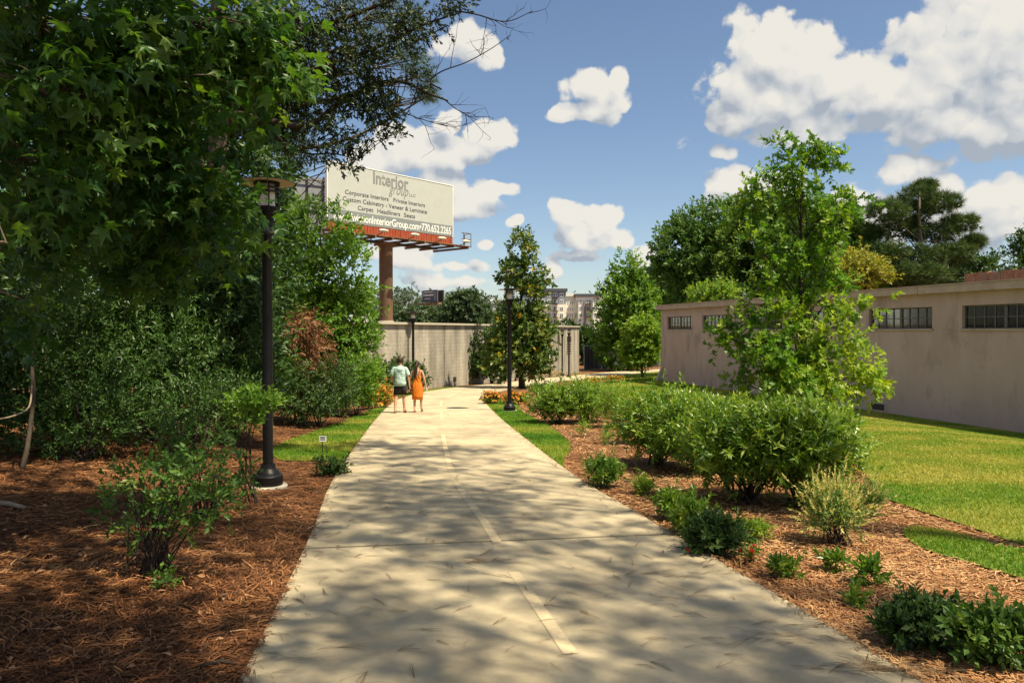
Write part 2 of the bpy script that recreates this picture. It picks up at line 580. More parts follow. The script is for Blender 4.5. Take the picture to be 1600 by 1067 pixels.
def lobe_points(lobes, n, rg, inner=.35, gap=None, gfreq=.8):
    L = np.array([l[:6] for l in lobes], float)
    w = (L[:, 3] * L[:, 4] * L[:, 5]) ** .75
    idx = rg.choice(len(L), size=n, p=w / w.sum())
    d = _unit(rg.normal(size=(n, 3)))
    r = inner + (1 - inner) * rg.random(n) ** .6
    C = L[idx, :3] + d * r[:, None] * L[idx, 3:6]
    out = _unit(d / np.maximum(L[idx, 3:6], .05) * L[idx, 3:6].mean(1, keepdims=True))
    if gap is not None:
        off = rg.random(3) * 50
        keep = np.array([mnoise.noise(Vector(c * gfreq + off)) > gap for c in C])
        C, out = C[keep], out[keep]
    return C, out

def limb_path(a, b, rg, sag=.12, n=5):
    a, b = Vector(a), Vector(b)
    L = (b - a).length
    k = Vector(rg.normal(0, .06 * L, 3))
    pts = []
    for i in range(n + 1):
        t = i / n
        q = a.lerp(b, t)
        q += k * math.sin(math.pi * t) + Vector((0, 0, -sag * L * math.sin(math.pi * t) * .6))
        pts.append(q)
    return pts
# ================================================================ materials
M = {}
M['mulch'] = surf('pine_straw_ground', (.09, .040, .019), (.24, .118, .055), scale=9, rough=.9, bump=.9, bscale=70, spec=.1, world=True,
                  c3=(.11, .085, .05), scale3=.5, t3=(.56, .72), bdist=.03)
M['lawn'] = surf('lawn_soil', (.09, .14, .022), (.20, .21, .042), scale=1.6, rough=.9, bump=.5, bscale=90, spec=.1, world=True)
M['concrete'] = surf('path_concrete', (.40, .33, .22), (.53, .44, .30), scale=2.6, rough=.85, bump=.25, bscale=180, spec=.2, world=True,
                     c3=(.24, .20, .145), scale3=.9, t3=(.45, .78), detail=14, bdist=.006)
M['paint'] = surf('faded_line_paint', (.62, .49, .31), (.50, .41, .28), scale=22, rough=.8, spec=.2, world=True, r0=.42, r1=.66)
M['pale_concrete'] = surf('footing_concrete', (.38, .34, .27), (.5, .45, .36), scale=14, rough=.9, bump=.3)
M['black'] = surf('black_powder_coat', (.006, .006, .007), (.011, .011, .012), scale=20, rough=.42, spec=.25)
M['cream'] = surf('lamp_shade_cream', (.62, .52, .36), (.55, .45, .3), scale=5, rough=.6)
M['diffuser'] = surf('lamp_diffuser', (.80, .76, .66), (.72, .68, .58), scale=6, rough=.35)
M['stucco'] = surf('pink_stucco', (.49, .35, .30), (.57, .415, .36), scale=.8, rough=.92, bump=.35, bscale=30, spec=.1, world=True,
                   c3=(.31, .235, .21), scale3=1.1, t3=(.54, .74), detail=10, stretch=(1, 1, .45))
M['fascia'] = surf('weathered_fascia', (.42, .31, .24), (.52, .40, .32), scale=3, rough=.8, world=True, c3=(.20, .12, .08), scale3=2, t3=(.62, .72))
M['steel'] = surf('old_window_steel', (.11, .10, .085), (.17, .155, .13), scale=10, rough=.7)
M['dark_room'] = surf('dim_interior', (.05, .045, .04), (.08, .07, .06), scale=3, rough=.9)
M['roofing'] = surf('roof_felt', (.16, .13, .11), (.22, .18, .15), scale=4, rough=.95)
M['rust_brick'] = surf('rusty_block', (.28, .11, .06), (.36, .19, .12), scale=7, rough=.9, bump=.3, bscale=30, c3=(.2, .16, .12), scale3=3, t3=(.5, .65))
M['galv'] = surf('galvanised_metal', (.42, .42, .40), (.52, .52, .50), scale=12, rough=.45, metallic=.5)
M['board'] = surf('billboard_vinyl', (.43, .445, .42), (.46, .475, .45), scale=1.2, rough=.55)
M['band'] = surf('billboard_grey_band', (.20, .225, .225), (.22, .245, .245), scale=1.2, rough=.55)
M['ink'] = surf('grey_lettering', (.055, .06, .065), (.06, .065, .07), rough=.6)
M['ink_mid'] = surf('mid_grey_lettering', (.20, .20, .20), (.24, .24, .23), rough=.6)
M['ink_white'] = surf('white_lettering', (.80, .81, .78), (.82, .83, .8), rough=.6)
M['red_apron'] = surf('red_oxide_slats', (.27, .045, .018), (.35, .075, .03), scale=3, rough=.7, c3=(.3, .09, .05), scale3=2)
M['rust'] = surf('rusty_steel', (.11, .065, .042), (.20, .115, .065), scale=2.0, rough=.75, stretch=(1, 1, .25), c3=(.27, .15, .07), scale3=1.2, t3=(.5, .62), bump=.1)
M['dark_steel'] = surf('dark_steel', (.035, .03, .028), (.07, .055, .045), scale=4, rough=.6)
M['grey_panel'] = surf('grey_panel_back', (.20, .21, .24), (.27, .28, .30), scale=2, rough=.6)
M['lamp_head'] = surf('pale_lamp_head', (.72, .66, .52), (.66, .6, .46), scale=6, rough=.5)
M['screen'] = surf('windscreen_fabric', (.050, .050, .056), (.078, .078, .085), scale=3, rough=.9)
M['white_wall'] = surf('pale_siding', (.82, .79, .68), (.86, .83, .72), scale=.4, rough=.8)
M['white_trim'] = surf('white_siding', (.82, .81, .75), (.86, .85, .79), scale=.4, rough=.8)
M['blue_wall'] = surf('blue_grey_siding', (.20, .25, .30), (.23, .28, .33), scale=.4, rough=.8)
M['grey_wall'] = surf('grey_siding', (.20, .20, .20), (.24, .24, .235), scale=.4, rough=.8)
M['dark_trim'] = surf('dark_cornice', (.07, .08, .095), (.09, .1, .11), scale=.4, rough=.7)
M['bark'] = surf('grey_bark', (.085, .065, .048), (.19, .15, .115), scale=7, rough=.95, stretch=(1, 1, .25), bump=.8, bscale=22, spec=.1)
M['dark_bark'] = surf('dark_bark', (.028, .022, .018), (.07, .055, .044), scale=8, rough=.95, stretch=(1, 1, .25), bump=.8, bscale=22, spec=.1)
M['dead_wood'] = surf('dead_wood', (.20, .155, .11), (.34, .27, .2), scale=8, rough=.95, stretch=(1, 1, .3), bump=.5, bscale=30)

def glass_mat():
    m, nt, b = _mat('window_glass')
    N, L = nt.nodes.new, nt.links.new
    n = N('ShaderNodeTexNoise'); n.inputs['Scale'].default_value = 1.7; n.inputs['Detail'].default_value = 3
    r = N('ShaderNodeMapRange'); L(n.outputs['Fac'], r.inputs[0])
    r.inputs[1].default_value, r.inputs[2].default_value = .55, .8
    r.inputs[3].default_value, r.inputs[4].default_value = .01, .12
    tr = N('ShaderNodeBsdfTransparent'); tr.inputs[0].default_value = (.6, .62, .6, 1)
    gl = N('ShaderNodeBsdfGlossy'); gl.inputs['Roughness'].default_value = .06; gl.inputs[0].default_value = (.8, .8, .8, 1)
    df = N('ShaderNodeBsdfDiffuse'); df.inputs[0].default_value = (.3, .28, .24, 1)
    fr0 = N('ShaderNodeFresnel'); fr0.inputs[0].default_value = 1.35
    fr = N('ShaderNodeMath'); fr.operation = 'MULTIPLY'; L(fr0.outputs[0], fr.inputs[0]); fr.inputs[1].default_value = .3
    m1 = N('ShaderNodeMixShader'); L(r.outputs[0], m1.inputs[0]); L(tr.outputs[0], m1.inputs[1]); L(df.outputs[0], m1.inputs[2])
    m2 = N('ShaderNodeMixShader'); L(fr.outputs[0], m2.inputs[0]); L(m1.outputs[0], m2.inputs[1]); L(gl.outputs[0], m2.inputs[2])
    L(m2.outputs[0], nt.nodes['Material Output'].inputs[0])
    return m
M['glass'] = glass_mat()

def block_mat():
    """grey-tan concrete block: courses with recessed joints, mineral streaks, red clay splashed at the foot"""
    m, nt, b = _mat('concrete_block')
    N, L = nt.nodes.new, nt.links.new
    tc = N('ShaderNodeTexCoord'); sp = N('ShaderNodeSeparateXYZ'); L(tc.outputs['Object'], sp.inputs[0])
    cb = N('ShaderNodeCombineXYZ'); L(sp.outputs[0], cb.inputs[0]); L(sp.outputs[2], cb.inputs[1])
    br = N('ShaderNodeTexBrick'); L(cb.outputs[0], br.inputs['Vector'])
    br.inputs['Scale'].default_value = 1.0
    br.inputs['Brick Width'].default_value = .42; br.inputs['Row Height'].default_value = .21
    br.inputs['Mortar Size'].default_value = .014; br.inputs['Bias'].default_value = 0.0
    br.inputs['Color1'].default_value = (.40, .36, .305, 1); br.inputs['Color2'].default_value = (.36, .325, .275, 1)
    br.inputs['Mortar'].default_value = (.32, .285, .24, 1)
    n = N('ShaderNodeTexNoise'); n.inputs['Scale'].default_value = .35; n.inputs['Detail'].default_value = 8; n.inputs['Roughness'].default_value = .7
    mp = N('ShaderNodeMapping'); mp.inputs['Scale'].default_value = (3.0, 1, .55); L(tc.outputs['Object'], mp.inputs[0]); L(mp.outputs[0], n.inputs['Vector'])
    rr = N('ShaderNodeMapRange'); L(n.outputs['Fac'], rr.inputs[0]); rr.inputs[1].default_value = .35; rr.inputs[2].default_value = .7
    rr.inputs[3].default_value = .5; rr.inputs[4].default_value = 1.3
    mx = N('ShaderNodeMix'); mx.data_type = 'RGBA'; mx.blend_type = 'MULTIPLY'; mx.inputs[0].default_value = 1
    L(br.outputs[0], mx.inputs[6]); L(rr.outputs[0], mx.inputs[7])
    # clay splash
    n2 = N('ShaderNodeTexNoise'); n2.inputs['Scale'].default_value = .8; n2.inputs['Detail'].default_value = 6; L(tc.outputs['Object'], n2.inputs['Vector'])
    ad = N('ShaderNodeMath'); ad.operation = 'MULTIPLY_ADD'; L(n2.outputs['Fac'], ad.inputs[0]); ad.inputs[1].default_value = -1.6; L(sp.outputs[2], ad.inputs[2])
    sl = N('ShaderNodeMath'); sl.operation = 'MULTIPLY_ADD'; L(sp.outputs[0], sl.inputs[0]); sl.inputs[1].default_value = .033; L(ad.outputs[0], sl.inputs[2])
    r2 = N('ShaderNodeMapRange'); L(sl.outputs[0], r2.inputs[0]); r2.inputs[1].default_value = .35; r2.inputs[2].default_value = -.5
    m2 = N('ShaderNodeMix'); m2.data_type = 'RGBA'; L(r2.outputs[0], m2.inputs[0]); L(mx.outputs[2], m2.inputs[6]); m2.inputs[7].default_value = (.34, .18, .095, 1)
    L(m2.outputs[2], b.inputs['Base Color']); _set(b, Roughness=.92); b.inputs['Specular IOR Level'].default_value = .1
    bp = N('ShaderNodeBump'); bp.inputs['Strength'].default_value = .35; bp.inputs['Distance'].default_value = .01; bp.invert = True
    L(br.outputs['Fac'], bp.inputs['Height']); L(bp.outputs[0], b.inputs['Normal'])
    return m
M['block'] = block_mat()

# ================================================================ ground, path, lawns
def growing(a, b, step, far, g=1.28):
    core = list(np.arange(a, b + 1e-6, step))
    s, x, lo = step, a, []
    while x > -far: s *= g; x -= s; lo.append(x)
    s, x, hi = step, b, []
    while x < far: s *= g; x += s; hi.append(x)
    return np.array(lo[::-1] + core + hi)
def build_ground():
    xs = growing(-16, 22, .5, 1800)
    ys = growing(-6, 96, .5, 2600)
    ys = ys[ys > -90]
    X, Y = np.meshgrid(xs, ys)
    Z = gz(X, Y)
    V = np.stack([X.ravel(), Y.ravel(), Z.ravel()], 1)
    nx, ny = len(xs), len(ys)
    i = np.arange(nx - 1)[None] + (np.arange(ny - 1) * nx)[:, None]
    F = np.stack([i, i + 1, i + 1 + nx, i + nx], -1).reshape(-1, 4)
    o = link('ground', np_mesh('ground', V, F, smooth=True), M['mulch'])
    tag(o, 'brown pine straw and soil covering the beds beside the path', kind='structure')
build_ground()

def path_frame(y):
    i = np.clip(np.searchsorted(CLF[:, 1], y), 1, len(CLF) - 1)
    d = CLF[i] - CLF[i - 1]
    d = d / np.linalg.norm(d)
    x = float(path_x(y))
    return np.array([x, y]), d, np.array([d[1], -d[0]])      # centre, forward, right

path_root = thing('path', 'pale concrete greenway path curving away to the right', None)
path_root['kind'] = 'structure'
SLABS = [-1.0, 7.22, 17.6, 28, 38.5, 49, 59.5, 70, 80, 94]
def slab(y0, y1):
    n = max(4, int((y1 - y0) / .45))
    mb = MB(); V, Fq = [], []
    ys = np.linspace(y0 + .026, y1 - .026, n)
    K = 6
    for y in ys:
        c, d, r = path_frame(y)
        for k in range(K + 1):
            p = c + r * HALF_W * (2 * k / K - 1)
            V.append((p[0], p[1], gzf(p[0], p[1]) + .045))
        for k in (0, K):
            p = c + r * HALF_W * (2 * k / K - 1)
            V.append((p[0], p[1], gzf(p[0], p[1]) - .08))
    S = K + 3
    for i in range(n - 1):
        a, b = i * S, (i + 1) * S
        for k in range(K):
            Fq.append((a + k, a + k + 1, b + k + 1, b + k))
        Fq.append((a + K + 1, a, b, b + K + 1)); Fq.append((a + K, a + K + 2, b + K + 2, b + K))
    for e in (0, (n - 1) * S):
        Fq.append((*[e + k for k in range(K + 1)], e + K + 2, e + K + 1))
    mb.add(V, Fq)
    mb.build('slab', M['concrete'], path_root)
for a, b in zip(SLABS[:-1], SLABS[1:]):
    slab(a, b)

def dash(y0, y1, off0, off1, w=.09):
    n = max(3, int((y1 - y0) / .4)); V, Fq = [], []
    for i, y in enumerate(np.linspace(y0, y1, n)):
        c, d, r = path_frame(y)
        off = off0 + (off1 - off0) * i / (n - 1)
        for s in (-1, 1):
            p = c + r * (off + s * w / 2)
            V.append((p[0], p[1], gzf(p[0], p[1]) + .049))
        if i: Fq.append((2 * i - 2, 2 * i - 1, 2 * i + 1, 2 * i))
    MB().add(V, Fq).build('line_dash', M['paint'], path_root)
for (u0, v0, u1, v1) in ((892, 1034, 803, 902), (781, 861, 713, 757), (706, 742, 692, 682)):
    a, b = G(u0, v0), G(u1, v1)
    dash(a.y, b.y, a.x - float(path_x(a.y)), b.x - float(path_x(b.y)))
for y0, y1 in ((21.5, 24.5), (27, 30), (32.5, 35.5), (38, 41)):
    dash(y0, y1, .1, .1)

def in_poly(px, py, poly):
    c = np.zeros(len(px), bool)
    n = len(poly)
    for i in range(n):
        x0, y0 = poly[i]; x1, y1 = poly[i - 1]
        cond = ((y0 > py) != (y1 > py))
        with np.errstate(divide='ignore', invalid='ignore'):
            xx = (x1 - x0) * (py - y0) / (y1 - y0 + 1e-12) + x0
        c ^= cond & (px < xx)
    return c
def refine(poly, s=.5):
    out = []
    for i in range(len(poly)):
        a, b = np.array(poly[i]), np.array(poly[(i + 1) % len(poly)])
        n = max(1, int(np.linalg.norm(b - a) / s))
        for k in range(n): out.append(tuple(a + (b - a) * k / n))
    return out
def smooth_poly(pts, closed_corner=None):
    return pts

def edge_pts(side, y0, y1, n=10, gap=.02):
    out = []
    for y in np.linspace(y0, y1, n):
        c, d, r = path_frame(y)
        p = c + r * side * (HALF_W + gap)
        out.append((p[0], p[1]))
    return out
def gpts(px):
    return [tuple(G(u, v)[:2]) for u, v in px]
def curve(pts, n=6):
    return [tuple(p) for p in catmull(np.array(pts), n)]

poly_left = edge_pts(-1, 13.4, 27.5, 14) + curve(gpts([(590, 638), (545, 656), (490, 676), (440, 694), (424, 708), (440, 720), (500, 721)]))
poly_wedge = edge_pts(1, 30.5, 12.1, 18) + curve(gpts([(880, 718), (891, 704), (884, 688), (858, 667), (832, 653), (815, 643), (806, 632), (775, 624)]))
bx = [(float(bld_x(y)) - .06, y) for y in (44, 38, 32, 26, 20, 14, 9)]
poly_big = curve(gpts([(985, 588), (945, 597), (925, 603), (955, 613), (1010, 628), (1090, 648), (1190, 668), (1300, 695), (1345, 735), (1379, 775), (1430, 797), (1500, 820), (1581, 848), (1650, 872)])) \
    + [(9.5, 7.5), (15, 6)] + bx[::-1] + [(9.6, 47.5), (9.8, 52.0)]
poly_patch = curve(gpts([(1431, 825), (1412, 830), (1420, 845), (1450, 862), (1525, 885), (1600, 907), (1680, 930)])) + curve(gpts([(1680, 890), (1600, 861), (1562, 856), (1506, 839), (1460, 828)]))
poly_far = edge_pts(1, 84, 56, 12) + [(6.6, 53), (9.0, 50), (12, 61), (18, 74)]
poly_wall = edge_pts(-1, 33.5, 45, 10) + edge_pts(-1, 44, 34, 8, .65)
LAWNS = []
def lawn(label, poly, dens, hgt, dz):
    poly = refine(poly, .6)
    pa = np.array(poly)
    x0, y0 = pa.min(0); x1, y1 = pa.max(0)
    gx, gy = np.meshgrid(np.arange(x0, x1, .8), np.arange(y0, y1, .8))
    gx, gy = gx.ravel(), gy.ravel()
    k = in_poly(gx, gy, poly)
    pts = [Vector(p) for p in poly] + [Vector((a, b)) for a, b in zip(gx[k], gy[k])]
    n = len(poly)
    vs, es, fs, *_ = delaunay_2d_cdt(pts, [], [list(range(n))], 1, 1e-4)
    V = np.array([(v.x, v.y, 0) for v in vs]); V[:, 2] = gz(V[:, 0], V[:, 1]) + dz
    me = bpy.data.meshes.new('lawn'); me.from_pydata(V.tolist(), [], [tuple(f) for f in fs]); me.update()
    o = link('lawn', me, M['lawn']); tag(o, label, kind='structure')
    LAWNS.append((poly, pa))
    # blades
    area = (x1 - x0) * (y1 - y0)
    m = int(area * dens)
    px, py = RNG.uniform(x0, x1, m), RNG.uniform(y0, y1, m)
    pr = np.clip(14 / np.maximum(py, 6), .12, 1.0)
    k = (RNG.random(m) < pr) & in_poly(px, py, poly)
    px, py = px[k], py[k]; m = len(px)
    h = hgt * RNG.uniform(.6, 1.3, m)
    an = RNG.random(m) * 6.28
    w = (.0035 + .0004 * py) * RNG.uniform(.7, 1.3, m)
    B = np.stack([px, py, gz(px, py) + dz], 1)
    s = np.stack([np.cos(an), np.sin(an), np.zeros(m)], 1) * w[:, None]
    lean = RNG.normal(0, .7, (m, 2)) * h[:, None]
    T = B + np.stack([lean[:, 0], lean[:, 1], h], 1)
    V = np.stack([B - s, B + s, T], 1).reshape(-1, 3)
    F = np.arange(3 * m).reshape(-1, 3)
    # dry and fresh patches
    pt = np.array([mnoise.noise(Vector((x * .22, y * .55, 3.1))) + .5 * mnoise.noise(Vector((x * 1.1, y * 1.1, 9))) for x, y in zip(px, py)])
    rv = np.clip(.45 + .75 * pt + RNG.normal(0, .14, m), 0, 1)
    return V, F, rv
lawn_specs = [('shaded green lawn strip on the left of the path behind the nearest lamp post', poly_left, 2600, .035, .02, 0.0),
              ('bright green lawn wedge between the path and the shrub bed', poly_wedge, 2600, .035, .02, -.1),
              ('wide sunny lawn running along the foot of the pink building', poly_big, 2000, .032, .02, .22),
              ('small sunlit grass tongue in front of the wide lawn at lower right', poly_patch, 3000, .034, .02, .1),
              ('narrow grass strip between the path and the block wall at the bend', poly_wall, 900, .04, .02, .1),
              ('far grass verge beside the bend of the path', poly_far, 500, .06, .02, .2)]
M['grass'] = leafm('grass_blades', [(.065, .17, .014), (.12, .24, .020), (.22, .29, .034), (.40, .37, .085)], trans=.3, rough=.6, spec=.2)
for lab, poly, dn, hh, dz, bias in lawn_specs:
    V, F, rv = lawn(lab, poly, dn, hh, dz)
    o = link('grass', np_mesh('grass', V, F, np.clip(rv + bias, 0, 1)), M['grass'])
    tag(o, lab.replace('lawn', 'turf').split(' ')[0] + ' short grass blades of the ' + ' '.join(lab.split(' ')[1:9]), 'grass', kind='stuff')

# pine straw: loose needles over the beds
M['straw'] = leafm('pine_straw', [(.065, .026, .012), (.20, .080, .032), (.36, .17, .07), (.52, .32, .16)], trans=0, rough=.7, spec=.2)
def off_path(px, py, m=.02):
    ok = np.ones(len(px), bool)
    for y0 in (0,):
        d = np.full(len(px), 1e9)
        for i in range(0, len(CLF), 2):
            d = np.minimum(d, (px - CLF[i, 0]) ** 2 + (py - CLF[i, 1]) ** 2)
    return np.sqrt(d) > HALF_W + m
def straw(name, label, n, xr, yr, power=1.6, bias=0.0, lift=.03, lens=(.07, .20)):
    u = RNG.random(n)
    a, b = yr
    e = 1 - power
    py = (a ** e + u * (b ** e - a ** e)) ** (1 / e)
    px = RNG.uniform(0, 1, n)
    lo, hi = xr(py)
    px = lo + (hi - lo) * px
    k = off_path(px, py, -np.abs(RNG.normal(0, .018, n)))
    for poly, pa in LAWNS:
        k &= ~in_poly(px, py, poly)
    px, py = px[k], py[k]; n = len(px)
    ln = RNG.uniform(*lens, n) * (1 + .02 * py) * np.where(off_path(px, py, .07), 1, .45)
    fl = np.array([mnoise.noise(Vector((x * .7, y * .7, 1.3))) for x, y in zip(px, py)])
    an = .35 + fl * 2.6 + RNG.normal(0, .75, n)
    w = (.0018 + .00030 * py) * RNG.uniform(.8, 1.3, n)
    z = gz(px, py) + RNG.random(n) ** 1.6 * lift + .003
    z = z + np.where(off_path(px, py, .04), 0, .046)
    tl = RNG.normal(0, .13, n) * np.where(off_path(px, py, .04), 1, .3)
    d = np.stack([np.cos(an) * np.cos(tl), np.sin(an) * np.cos(tl), np.sin(tl)], 1)
    s = np.stack([-np.sin(an), np.cos(an), RNG.normal(0, .3, n)], 1) * w[:, None]
    c = np.stack([px, py, z], 1)
    bend = np.stack([-np.sin(an), np.cos(an), np.full(n, .35)], 1) * (RNG.normal(0, .12, n) * ln)[:, None]
    p0, p1, p2 = c - d * (ln / 2)[:, None], c + bend, c + d * (ln / 2)[:, None]
    V = np.stack([p0 - s, p0 + s, p1 - s, p1 + s, p2 - s, p2 + s], 1).reshape(-1, 3)
    q = np.array([(0, 1, 3, 2), (2, 3, 5, 4)])
    F = (q[None] + (np.arange(n) * 6)[:, None, None]).reshape(-1, 4)
    pt = np.array([mnoise.noise(Vector((x * .9, y * .9, 7.7))) for x, y in zip(px, py)])
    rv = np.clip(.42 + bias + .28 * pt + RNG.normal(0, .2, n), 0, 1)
    o = link(name, np_mesh(name, V, F, np.repeat(rv, 2)), M['straw'])
    tag(o, label, 'pine straw', kind='stuff')
straw('pine_straw', 'reddish brown pine straw in the left bed, tone darkened for its shade', 78000,
      lambda y: (np.maximum(-12.5, -.80 * y - 1.5), path_x(y) - HALF_W + .05), (2.2, 24), 1.5, -.14)  # straw tone shifted darker to stand in for shade
straw('pine_straw', 'tan pine straw in the planted right bed, tone lightened for sunlight', 100000,
      lambda y: (path_x(y) + HALF_W - .03, np.minimum(.78 * y + 1.5, 11)), (2.4, 40), 1.5, .30, .022, (.04, .115))  # same straw, toned lighter and tanner to stand in for sunlight
# ================================================================ the long pink building on the right
_bn = math.hypot(1, BLD_S)
def W(D, off, z):
    """point on the building: D = distance of the wall point, off = metres out of the wall (negative = into the building)"""
    return Vector((bld_x(D) - off / _bn, D - off * BLD_S / _bn, z))
def wbox(mb, d0, d1, o0, o1, z0, z1):
    V = [W(d, o, z) for z in (z0, z1) for d, o in ((d0, o0), (d1, o0), (d1, o1), (d0, o1))]
    return mb.add(V, [(0, 1, 2, 3), (7, 6, 5, 4), (0, 4, 5, 1), (1, 5, 6, 2), (2, 6, 7, 3), (3, 7, 4, 0)])
def pink_building():
    base = W(44, 0, BLD_BASE)
    r = thing('warehouse', 'long low pink stucco building with strip windows beside the lawn', 'building', base)
    off = tuple(base)
    wins = [(44.0 - .75 - 3.97 * i) for i in range(7)]         # far jamb of each window
    WW, Z0, Z1 = 2.83, 1.79, 2.53
    mb = MB()
    zb, zt = BLD_BASE - .4, 2.98
    T = -.28
    wbox(mb, 44, 8, 0, T, zb, Z0); wbox(mb, 44, 8, 0, T, Z1, zt)
    edges = [44.0]
    for d in wins: edges += [d, d - WW]
    edges.append(8.0)
    for a, b in zip(edges[0::2], edges[1::2]):
        wbox(mb, a, b, 0, T, Z0, Z1)
    mb.build('wall', M['stucco'], r, off)
    mb = MB()
    wbox(mb, 44, 43.7, T, -9, zb, zt); wbox(mb, 8.3, 8, T, -9, zb, zt)
    wbox(mb, 44, 8, -9, -9.3, zb, zt)
    mb.build('end_wall', M['stucco'], r, off)
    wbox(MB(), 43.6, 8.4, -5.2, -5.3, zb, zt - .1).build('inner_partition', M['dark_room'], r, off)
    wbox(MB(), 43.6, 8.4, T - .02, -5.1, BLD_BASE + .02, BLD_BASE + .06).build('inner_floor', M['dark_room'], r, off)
    # roof and fascia
    roof = wbox(MB(), 44.2, 7.9, .06, -9.5, 2.985, 3.12).build('roof', M['roofing'], r, off)
    ds = [44.25, 39.5, 34.6, 29.7, 24.9, 20.2, 15.4, 11.0, 7.8]
    for a, b in zip(ds[:-1], ds[1:]):
        wbox(MB(), a - .01, b + .01, .24, .065, 2.96, 3.2).build('fascia_board', M['fascia'], r, off)
    wbox(MB(), 44.26, 7.8, .275, -.25, 3.203, 3.235).build('drip_edge', M['fascia'], r, off)
    # roof vent pipe and low block parapet
    c = W(37.6, -1.6, 3.12)
    MB().lathe([(.16, 0), (.16, .30), (.24, .31), (.24, .48), (.1, .55)], c, 14).build('roof_vent', M['galv'], roof, off)
    k = 0
    d = 25.2
    while d > 12:
        wbox(MB(), d, d - .44, -2.0, -2.25, 3.12, 3.70 + .02 * math.sin(k * 2.3)).build('parapet_block', M['rust_brick'], r, off)
        d -= .455; k += 1
    # windows
    for wi, d in enumerate(wins):
        mb = MB()
        fo, fi = -.10, -.15
        e = .045
        wbox(mb, d, d - WW, fo, fi, Z0, Z0 + e); wbox(mb, d, d - WW, fo, fi, Z1 - e, Z1)
        wbox(mb, d, d - e, fo, fi, Z0 + e, Z1 - e); wbox(mb, d - WW + e, d - WW, fo, fi, Z0 + e, Z1 - e)
        win = mb.build('window', M['steel'], r, off)
        wbox(MB(), d + .04, d - WW - .04, .05, -.095, Z0 - .05, Z0 + .006).build('sill', M['fascia'], win, off)
        x = lambda i: d - WW * i / 8
        zm = (Z0 + Z1) / 2
        for i in range(1, 8):
            hw = .05 if i == 4 else .016
            wbox(MB(), x(i) + hw, x(i) - hw, fo + (.012 if i == 4 else .004), fi + .004, Z0 + e, Z1 - e).build('mullion', M['steel'], win, off)
        for i in range(8):
            a = x(i) - (e if i == 0 else .05 if i == 4 else .016); b = x(i + 1) + (e if i == 7 else .05 if i == 3 else .016)
            wbox(MB(), a, b, fo + .001, fi + .006, zm - .014, zm + .014).build('glazing_bar', M['steel'], win, off)
            for z0, z1 in ((Z0 + e, zm - .014), (zm + .014, Z1 - e)):
                wbox(MB(), a, b, -.122, -.128, z0, z1).build('pane', M['glass'], win, off)
    # some stored crates behind the glass
    # low vent hole and drain at the wall foot
    wbox(MB(), 27.2, 26.6, .012, -.01, BLD_BASE + .12, BLD_BASE + .34).build('foundation_vent', M['dark_steel'], r, off)
    # buttress stub at the far corner
    MB().add([W(43.9, .005, BLD_BASE - .1), W(43.9, .5, BLD_BASE - .1), W(43.9, .005, BLD_BASE + .95),
              W(43.7, .005, BLD_BASE - .1), W(43.7, .5, BLD_BASE - .1), W(43.7, .005, BLD_BASE + .95)],
             [(0, 1, 2), (5, 4, 3), (0, 3, 4, 1), (1, 4, 5, 2), (2, 5, 3, 0)]).build('corner_guard', M['pale_concrete'], r, off)
pink_building()

# ================================================================ block wall building behind the bend
WL0 = Vector((-9.0, 29.9, 0)); WL1 = Vector((6.8, 75.0, 0))
def block_building():
    d = (WL1 - WL0); Ln = d.length; ang = math.atan2(d.y, d.x)
    r = thing('block_building', 'grey tan concrete block building at the bend of the path', 'building', (WL0.x, WL0.y, -2.2), rz=ang)
    top = 2.05 + 2.2
    j = 15.0                                                # control joint
    mb = MB()
    mb.box((j / 2 - .02, 3.5, top / 2 - .3), (j - .04, 7, top + .6))
    mb.box(((j + Ln) / 2 + .02, 3.5, top / 2 - .3), (Ln - j - .04, 7, top + .6))
    mb.build('wall', M['block'], r)
    MB().box((j, 3.5, top / 2 - .3), (.07, 6.8, top + .5)).build('control_joint', M['dark_steel'], r)
    x = 0.0
    while x < Ln - .1:
        l = min(3.6, Ln - x)
        MB().box((x + l / 2, .10, top + .06), (l - .02, .5, .12)).build('coping_stone', M['pale_concrete'], r, bevel=.01)
        x += l
    MB().box((Ln / 2, 3.7, top + .02), (Ln - .1, 6.6, .06)).build('roof', M['roofing'], r)
    # louvred vent near the far end
    vx, vz = Ln - 4.0, 2.55
    v = MB().box((vx, -.02, vz + .55), (1.5, .05, .55)).box((vx, -.012, vz - .25), (1.5, .03, 1.2)).build('vent', M['dark_steel'], r)
    for k in range(5):
        MB().box((vx, -.05, vz - .75 + k * .23), (1.5, .05, .06)).build('louvre', M['pale_concrete'], v)
    MB().box((16.5, -.02, .95), (.4, .05, .25)).build('service_box', M['dark_steel'], r)
    MB().box((21.0, -.02, 1.5), (.55, .04, .8)).build('patched_panel', M['fascia'], r)
block_building()

